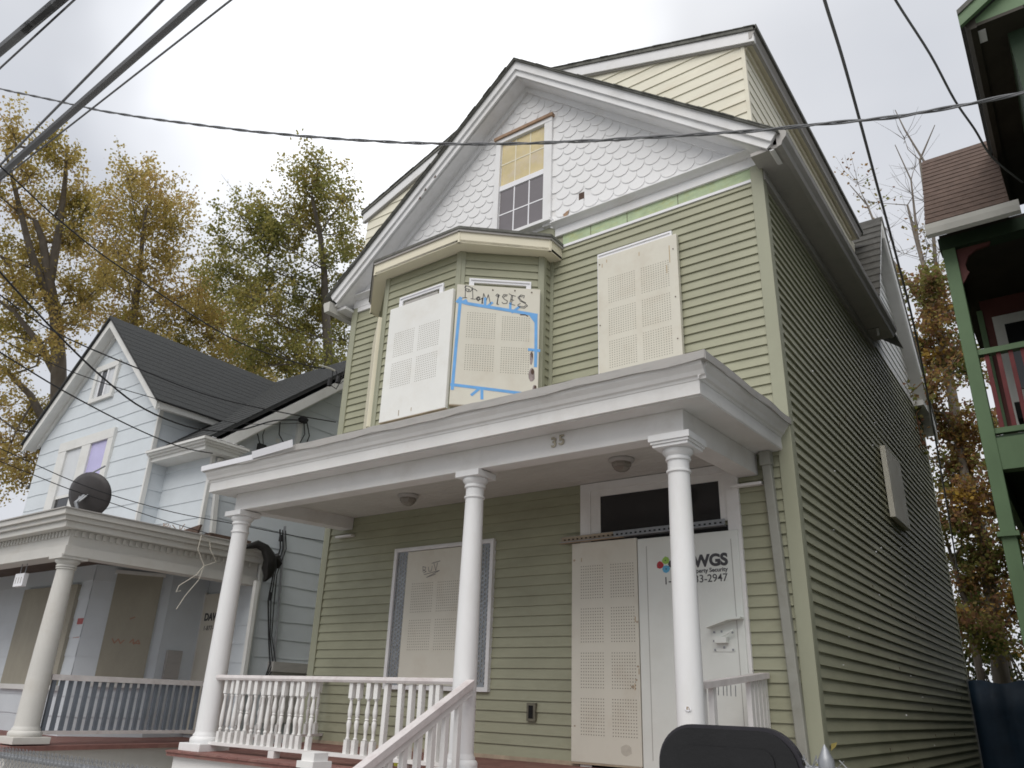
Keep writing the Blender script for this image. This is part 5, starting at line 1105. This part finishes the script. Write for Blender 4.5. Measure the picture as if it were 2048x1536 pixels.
# ================================================================== WIRES
def wire(label, pts, r, m=wire_m, name='power_line', group=None, n=6):
    # smooth the polyline
    P = [Vector(p) for p in pts]; Q = []
    for i in range(len(P) - 1):
        p0 = P[max(i - 1, 0)]; p1 = P[i]; p2 = P[i + 1]; p3 = P[min(i + 2, len(P) - 1)]
        for k in range(5):
            t = k / 5
            Q.append(0.5 * ((2 * p1) + (p2 - p0) * t + (2 * p0 - 5 * p1 + 4 * p2 - p3) * t * t + (3 * p1 - p0 - 3 * p2 + p3) * t ** 3))
    Q.append(P[-1])
    o = MB().tube(Q, r, n).obj(name, m, None, True)
    return tag(o, label, 'cable', group), Q
tw = [(-10.94, -4.47, 10.53), (-10.1, -4.25, 10.07), (-8.86, -3.93, 9.48), (-7.74, -3.64, 8.93), (-6.76, -3.39, 8.5), (-5.88, -3.16, 8.14), (-5.07, -2.95, 7.81), (-4.33, -2.76, 7.53), (-3.65, -2.59, 7.28), (-3.02, -2.42, 7.07), (-2.44, -2.27, 6.89), (-1.9, -2.13, 6.74), (-1.38, -2.0, 6.61), (-0.9, -1.88, 6.5), (-0.45, -1.76, 6.41), (-0.02, -1.65, 6.32), (0.39, -1.54, 6.24), (0.78, -1.44, 6.18), (1.15, -1.35, 6.12), (1.5, -1.25, 6.07), (1.85, -1.17, 6.05), (2.1, -1.1, 6.05), (2.33, -1.04, 6.05), (2.65, -0.96, 6.05)]
TW_ = root('twisted_cable', 'twisted triple service cable sagging across the green gable to the right house', 'cable', tw[11])
P = [Vector(p) for p in tw]; Q = []
for i in range(len(P) - 1):
    for k in range(10): Q.append(P[i].lerp(P[i + 1], k / 10))
Q.append(P[-1])
sm_ = Q[:]
for _ in range(6): sm_ = [sm_[0]] + [(sm_[i - 1] + sm_[i] * 2 + sm_[i + 1]) / 4 for i in range(1, len(sm_) - 1)] + [sm_[-1]]
for ph, rr_ in ((0, 0.0085), (3.1, 0.0085), (4.6, 0.005)):
    pts = []
    d_acc = 0
    for i, p in enumerate(sm_):
        if i: d_acc += (sm_[i] - sm_[i - 1]).length
        a = ph + d_acc * 2 * math.pi / 0.75; pts.append(p + Vector((0.45 * .010 * math.cos(a), -.9 * .010 * math.cos(a), .010 * math.sin(a))))
    MB().tube(pts, rr_, 6).obj('strand', wire_grey, TW_, True)
def street(label, pA, pB, r, m=wire_grey, ext=14, sag=0.0):
    a, b_ = Vector(pA), Vector(pB); d = (b_ - a).normalized()
    return wire(label, [a - d * ext, a, a.lerp(b_, .5), b_, b_ + d * 6], r, m, group='utility lines over the street')
street('thick pale cable bundle crossing the top left corner', (-5.18, -5.47, 7.0), (-4.13, -5.43, 7.0), 0.042)
street('thin line just below the corner cable bundle', (-5.43, -5.37, 7.0), (-4.03, -5.36, 7.0), 0.009)
street('thin line along the upper side of the thick street cable', (-7.05, -4.69, 7.05), (-3.4, -4.93, 7.0), 0.012)
street('thick dark street cable running diagonally over the left trees', (-7.22, -4.63, 7.0), (-3.14, -4.75, 7.0), 0.038, wire_grey)
street('thin line below the thick street cable', (-7.32, -4.58, 7.0), (-2.91, -4.6, 7.0), 0.009)
wire('slack drop cable from the left sky to the mast of the blue house', [(-6.54, -4.76, 5.75), (-6.62, -4.5, 5.59), (-6.83, -3.73, 5.25), (-7.02, -3.06, 5.01), (-7.22, -2.36, 4.86), (-7.47, -1.47, 4.91), (-7.7, -0.67, 5.17), (-7.89, 0.04, 5.57), (-8.07, 0.67, 5.81)], 0.011)
wire('cable passing the blue gable to the left corner of the green house', [(-6.41, -4.7, 5.33), (-6.4, -4.5, 5.25), (-6.39, -3.89, 5.07), (-6.36, -2.87, 4.99), (-6.35, -2.17, 4.97), (-6.33, -1.58, 5.01), (-6.31, -0.68, 5.13), (-6.3, -0.06, 5.23)], 0.008)
wire('thin cable between the attic window and the service mast', [(-5.93, -4.71, 4.64), (-6.01, -4.5, 4.65), (-6.28, -3.83, 4.68), (-6.56, -3.12, 4.77), (-6.85, -2.38, 4.9), (-7.22, -1.45, 5.03), (-7.56, -0.6, 5.26), (-8.1, 0.76, 5.79)], 0.005)
wire('cable dropping across the blue gable to the boxed cornice', [(-5.78, -4.73, 4.49), (-5.91, -4.5, 4.49), (-6.38, -3.69, 4.48), (-7.02, -2.58, 4.53), (-7.59, -1.59, 4.64), (-7.9, -0.9, 4.78)], 0.008)
wire('lower of two thin cables passing behind the satellite dish', [(-6.5, -4.22, 3.67), (-6.58, -4.0, 3.65), (-6.74, -3.6, 3.63), (-6.92, -3.15, 3.61), (-7.13, -2.59, 3.61), (-7.4, -1.9, 3.61), (-7.62, -1.33, 3.62), (-7.98, -0.59, 3.66)], 0.005)
wire('upper of two thin cables passing the satellite dish to the green porch', [(-6.69, -4.19, 3.84), (-6.68, -4.0, 3.8), (-6.65, -3.7, 3.73), (-6.62, -3.3, 3.64), (-6.58, -2.84, 3.57), (-6.52, -2.08, 3.52), (-6.46, -1.33, 3.53), (-6.4, -0.66, 3.53), (-6.28, 0.02, 3.53)], 0.005)
wire('cable in front of the left trees ending in splices at the green house', [(-6.68, -5.4, 7.02), (-6.64, -4.63, 6.69), (-6.62, -4.22, 6.5), (-6.59, -3.61, 6.28), (-6.55, -2.97, 6.12), (-6.52, -2.27, 5.97), (-6.48, -1.68, 5.88), (-6.45, -1.05, 5.9), (-6.42, -0.55, 5.95), (-6.41, -0.29, 6.01)], 0.009)
# splices
SP = root('cable_splice', 'pair of black cable splices hanging on loops at the green house corner', 'cable', (-6.38, -0.15, 5.95))
MB().tube([(-6.41, -0.40, 6.02), (-6.40, -0.20, 6.04), (-6.39, -0.12, 6.03)], 0.014, 6).obj('pale_sleeve', alu, SP)
MB().tube([(-6.40, -0.15, 6.03), (-6.41, -0.14, 5.92), (-6.41, -0.16, 5.80), (-6.38, -0.06, 5.76), (-6.33, -0.03, 5.90), (-6.27, -0.02, 6.15), (-6.27, -0.03, 6.6)], 0.008, 6).tube([(-6.38, -0.10, 6.03), (-6.37, -0.06, 5.90), (-6.32, -0.04, 5.84), (-6.28, -0.03, 5.88)], 0.007, 6).obj('loop', wire_m, SP, True)
MB().tube([(-6.41, -0.17, 5.90), (-6.41, -0.17, 5.78)], 0.035, 8).tube([(-6.36, -0.06, 5.95), (-6.36, -0.07, 5.85)], 0.035, 8).obj('splice_cap', wire_m, SP)
SM = root('cable_loops', 'tangle of black cable loops hanging from the mast on the blue side wall', 'cable', (-8.06, 0.76, 5.6))
MB().tube([(-8.06, 0.74, 5.84), (-8.06, 0.80, 5.6), (-8.06, 0.70, 5.35), (-8.06, 0.45, 5.30), (-8.06, 0.30, 5.45), (-8.06, 0.28, 5.70)], 0.009, 6).tube([(-8.06, 0.80, 5.84), (-8.06, 0.90, 5.6), (-8.06, 0.82, 5.3)], 0.009, 6).tube([(-8.06, -0.02, 5.56), (-8.06, -0.10, 5.35), (-8.06, -0.02, 5.18), (-8.06, 0.12, 5.14), (-8.06, 0.38, 5.05), (-8.06, 0.5, 4.9)], 0.009, 6).tube([(-8.06, 0.04, 5.56), (-8.06, 0.0, 5.35), (-8.06, 0.04, 5.2)], 0.007, 6).obj('loop', wire_m, SM, True)
MB().obox((-8.09, -0.05, 5.10), (0.06, 0, 0), (0, 0.13, 0.0), (0, 0, 0.10)).obox((-8.09, 0.10, 5.11), (0.05, 0, 0), (0, 0.12, 0.0), (0, 0, 0.08)).obj('splice_cap', wire_m, SM)
b = MB()
for dy, r_ in ((0, 0.012), (0.05, 0.009), (0.11, 0.008)):
    b.tube([(-8.10, 0.62 + dy, 3.98), (-8.10, 0.68 + dy, 3.7), (-8.10, 0.62 + dy * .6, 3.3), (-8.10, 0.60 + dy, 2.9), (-8.10, 0.70 + dy * .5, 2.4), (-8.10, 0.80 + dy, 2.0), (-8.10, 0.72, 1.7), (-8.10, 0.75, 1.2)], r_, 6)
b.tube([(-8.10, 0.66, 3.9), (-8.10, 0.66, 3.8)], 0.03, 7).tube([(-8.10, 0.62, 3.02), (-8.10, 0.62, 2.9)], 0.025, 7)
tag(b.obj('wall_cables', wire_m, None, True), 'bundle of black cables running down the blue side wall beside a conduit', 'cable')
tag(MB().tube([(-8.0, -0.62, 3.56), (-7.98, -0.78, 3.62), (-7.97, -0.80, 3.42), (-7.97, -0.66, 3.22), (-7.97, -0.75, 3.08), (-7.97, -0.98, 2.90), (-7.97, -1.0, 2.82), (-7.97, -0.94, 2.84)], 0.006, 6).tube([(-8.0, -0.62, 3.56), (-7.98, -0.60, 3.45), (-7.97, -0.48, 3.30), (-7.97, -0.66, 3.21), (-7.97, -0.70, 3.02), (-7.97, -0.86, 2.78), (-7.97, -0.95, 2.60)], 0.006, 6).obj('coax_cable', wire_white, None, True), 'white coaxial cable dangling in loops from the blue porch cornice', 'cable')
wire('long dark cable running down the alley between the green houses', [(1.14, -1.68, 7.52), (1.1, -1.29, 7.56), (1.04, -0.41, 7.66), (0.96, 0.63, 7.67), (0.86, 1.89, 7.63), (0.75, 3.36, 7.52), (0.61, 5.17, 7.27), (0.43, 6.93, 6.94), (0.16, 9.3, 6.08), (-0.11, 11.56, 5.07), (-0.38, 13.72, 4.1)], 0.016, wire_grey)
wire('cable crossing the sky at top right to the eave of the balcony house', [(1.57, -1.16, 7.76), (1.61, -0.73, 7.77), (1.76, 0.04, 7.67), (1.86, 0.75, 7.59), (1.97, 1.29, 7.54), (2.07, 1.82, 7.47), (2.3, 2.4, 7.4)], 0.012, wire_grey)

# ================================================================== FOREGROUND
def fence(label, x0, x1, y, z0, z1, post=True, dia=0.055):
    F = root('chain_link_fence', label, 'fence', ((x0 + x1) / 2, y, z0))
    MB().tube([(x0, y + .02, z1 - 0.03), (x1, y + .02, z1 - 0.03)], 0.02, 8).obj('top_rail', steel, F, True)
    b = MB(); h = z1 - z0; n = int((x1 - x0) / dia)
    for i in range(-int(h / dia / 1.0), n + 1):
        for s_ in (1, -1):
            xa = x0 + i * dia if s_ > 0 else x0 + (i + h / dia) * dia
            p0 = Vector((xa, y, z0)); p1 = Vector((xa + s_ * h, y, z1 + 0.02))
            if min(p0.x, p1.x) < x0 or max(p0.x, p1.x) > x1:
                # clip to the panel
                d = p1 - p0; t0, t1 = 0.0, 1.0
                for lim_, sg_ in ((x0, 1), (x1, -1)):
                    if abs(d.x) > 1e-9:
                        t = (lim_ - p0.x) / d.x
                        if sg_ * d.x > 0: t0 = max(t0, t)
                        else: t1 = min(t1, t)
                if t1 <= t0: continue
                p0, p1 = p0 + d * t0, p0 + d * t1
            b.tube([p0, p1], 0.0022, 3, cap=False)
    for i in range(n):
        xx = x0 + i * dia
        b.tube([(xx - .012, y, z1 - .012), (xx + .012, y - .006, z1 + .035)], 0.003, 3); b.tube([(xx + .02, y, z1 - .012), (xx + .004, y + .006, z1 + .03)], 0.003, 3)
    b.obj('wire_mesh', steel, F, kind='stuff')
    return F
fence('chain link fence with twisted wire tips in front of the blue porch', -9.0, -2.6, -4.0, 0.32, 1.125)
F2 = fence('short chain link fence with a pointed post beside the black bin', 0.3, 0.95, -2.95, 0.32, 1.385)
MB().lathe([(0.03, 0.0), (0.03, 1.04), (0.036, 1.045), (0.036, 1.085), (0.028, 1.10), (0.014, 1.13), (0.002, 1.15)], (0.86, -3.0, 0.32), 14).obj('fence_post', steel, F2, True)
# black bin with rounded upright lid
BN_ = root('trash_bin', 'black plastic bin with rounded upright lid in front of the green porch', 'bin', (0.38, -2.9, 0.32))
def rounded(w, z0, z1, r, n=10, cx=0.0):
    pts = [(cx - w, z0), (cx + w, z0)]
    for i in range(n + 1):
        a = math.pi / 2 * i / n; pts.append((cx + w - r + r * math.cos(a), z1 - r + r * math.sin(a)))
    for i in range(n + 1):
        a = math.pi / 2 + math.pi / 2 * i / n; pts.append((cx - w + r + r * math.cos(a), z1 - r + r * math.sin(a)))
    return pts
xf = lambda pts, y: [(x * 1.0 + 0.385, y + 0.0, z_) for x, z_ in pts]
MB().prism(xf(rounded(0.365, 0.95, 1.528, 0.19), -2.98), (0, 0.05, 0)).obj('lid_rim', black_rim, BN_)
MB().prism(xf(rounded(0.35, 0.96, 1.512, 0.18), -3.0), (0, 0.05, 0)).obj('lid', black_plastic, BN_)
MB().prism(xf(rounded(0.24, 1.1, 1.43, 0.06, cx=0.0), -3.008), (0, 0.05, 0)).obj('lid_panel', black_plastic, BN_)
MB().prism(xf(rounded(0.09, 1.28, 1.33, 0.02, cx=0.0), -3.03), (0, 0.03, 0)).prism(xf(rounded(0.30, 1.19, 1.20, 0.004, cx=0.0), -3.012), (0, 0.01, 0)).obj('lid_handle', black_rim, BN_)
MB().add([(0.10, -2.93, 0.32), (0.67, -2.93, 0.32), (0.67, -2.45, 0.32), (0.10, -2.45, 0.32), (0.03, -2.98, 1.2), (0.74, -2.98, 1.2), (0.74, -2.35, 1.2), (0.03, -2.35, 1.2)], [(0, 3, 2, 1), (4, 5, 6, 7), (0, 1, 5, 4), (1, 2, 6, 5), (2, 3, 7, 6), (3, 0, 4, 7)]).obj('bin_body', black_plastic, BN_)
# weeds beside the bin
b = MB(); rg_ = random.Random(5)
for i in range(60):
    p = Vector((0.78 + rg_.gauss(0, .06), -2.85 + rg_.gauss(0, .05), 1.30 + rg_.gauss(0, .05))); one_leaf(b, p, 0.05, rg_)
for i in range(8): b.tube([(0.78 + rg_.gauss(0, .03), -2.85, 0.32), (0.78 + rg_.gauss(0, .05), -2.85 + rg_.gauss(0, .04), 1.30 + rg_.uniform(0, .1))], 0.003, 3)
tag(b.obj('weeds', leaf_green), 'dry weeds growing between the black bin and the fence post', 'plant')
# tarpaulin fence at the end of the alley
TF = root('tarp_fence', 'fence covered in dark blue tarpaulin at the end of the alley', 'fence', (0.8, 8.8, 0.3))
b = MB(); nx = 16
vs = []; fs = []
for j in range(5):
    for i in range(nx + 1): vs.append((0.05 + i * 1.45 / nx, 8.75 + 0.04 * math.sin(i * 1.3 + j) + .02 * math.sin(i * 3.1), 0.3 + j * 1.88 / 4 + (0.03 * math.sin(i * .9) if j == 4 else 0)))
for j in range(4):
    for i in range(nx): a = j * (nx + 1) + i; fs.append((a, a + 1, a + nx + 2, a + nx + 1))
to = b.add(vs, fs).obj('tarpaulin', tarp, TF, True); so_ = to.modifiers.new('thick', 'SOLIDIFY'); so_.thickness = 0.01
for x in (0.05, 0.78, 1.5): MB().tube([(x, 8.82, 0.3), (x, 8.82, 2.22)], 0.03, 8).obj('fence_post', steel, TF)
# vine on the rear gable
b = MB(); rg_ = random.Random(9)
vp = [(0.05, 8.3, 6.2), (0.05, 8.2, 6.8), (0.24, 8.5, 7.15), (0.26, 8.1, 7.35), (0.05, 7.9, 7.1)]
b.tube(vp, 0.012, 5)
for p in vp:
    for _ in range(16): one_leaf(b, Vector(p) + Vector((rg_.uniform(0, .08), rg_.gauss(0, .25), rg_.gauss(0, .18))), 0.09, rg_)
tag(b.obj('creeper_vine', leaf_rust), 'thin creeper clinging to the rear eave of the green house', 'plant')
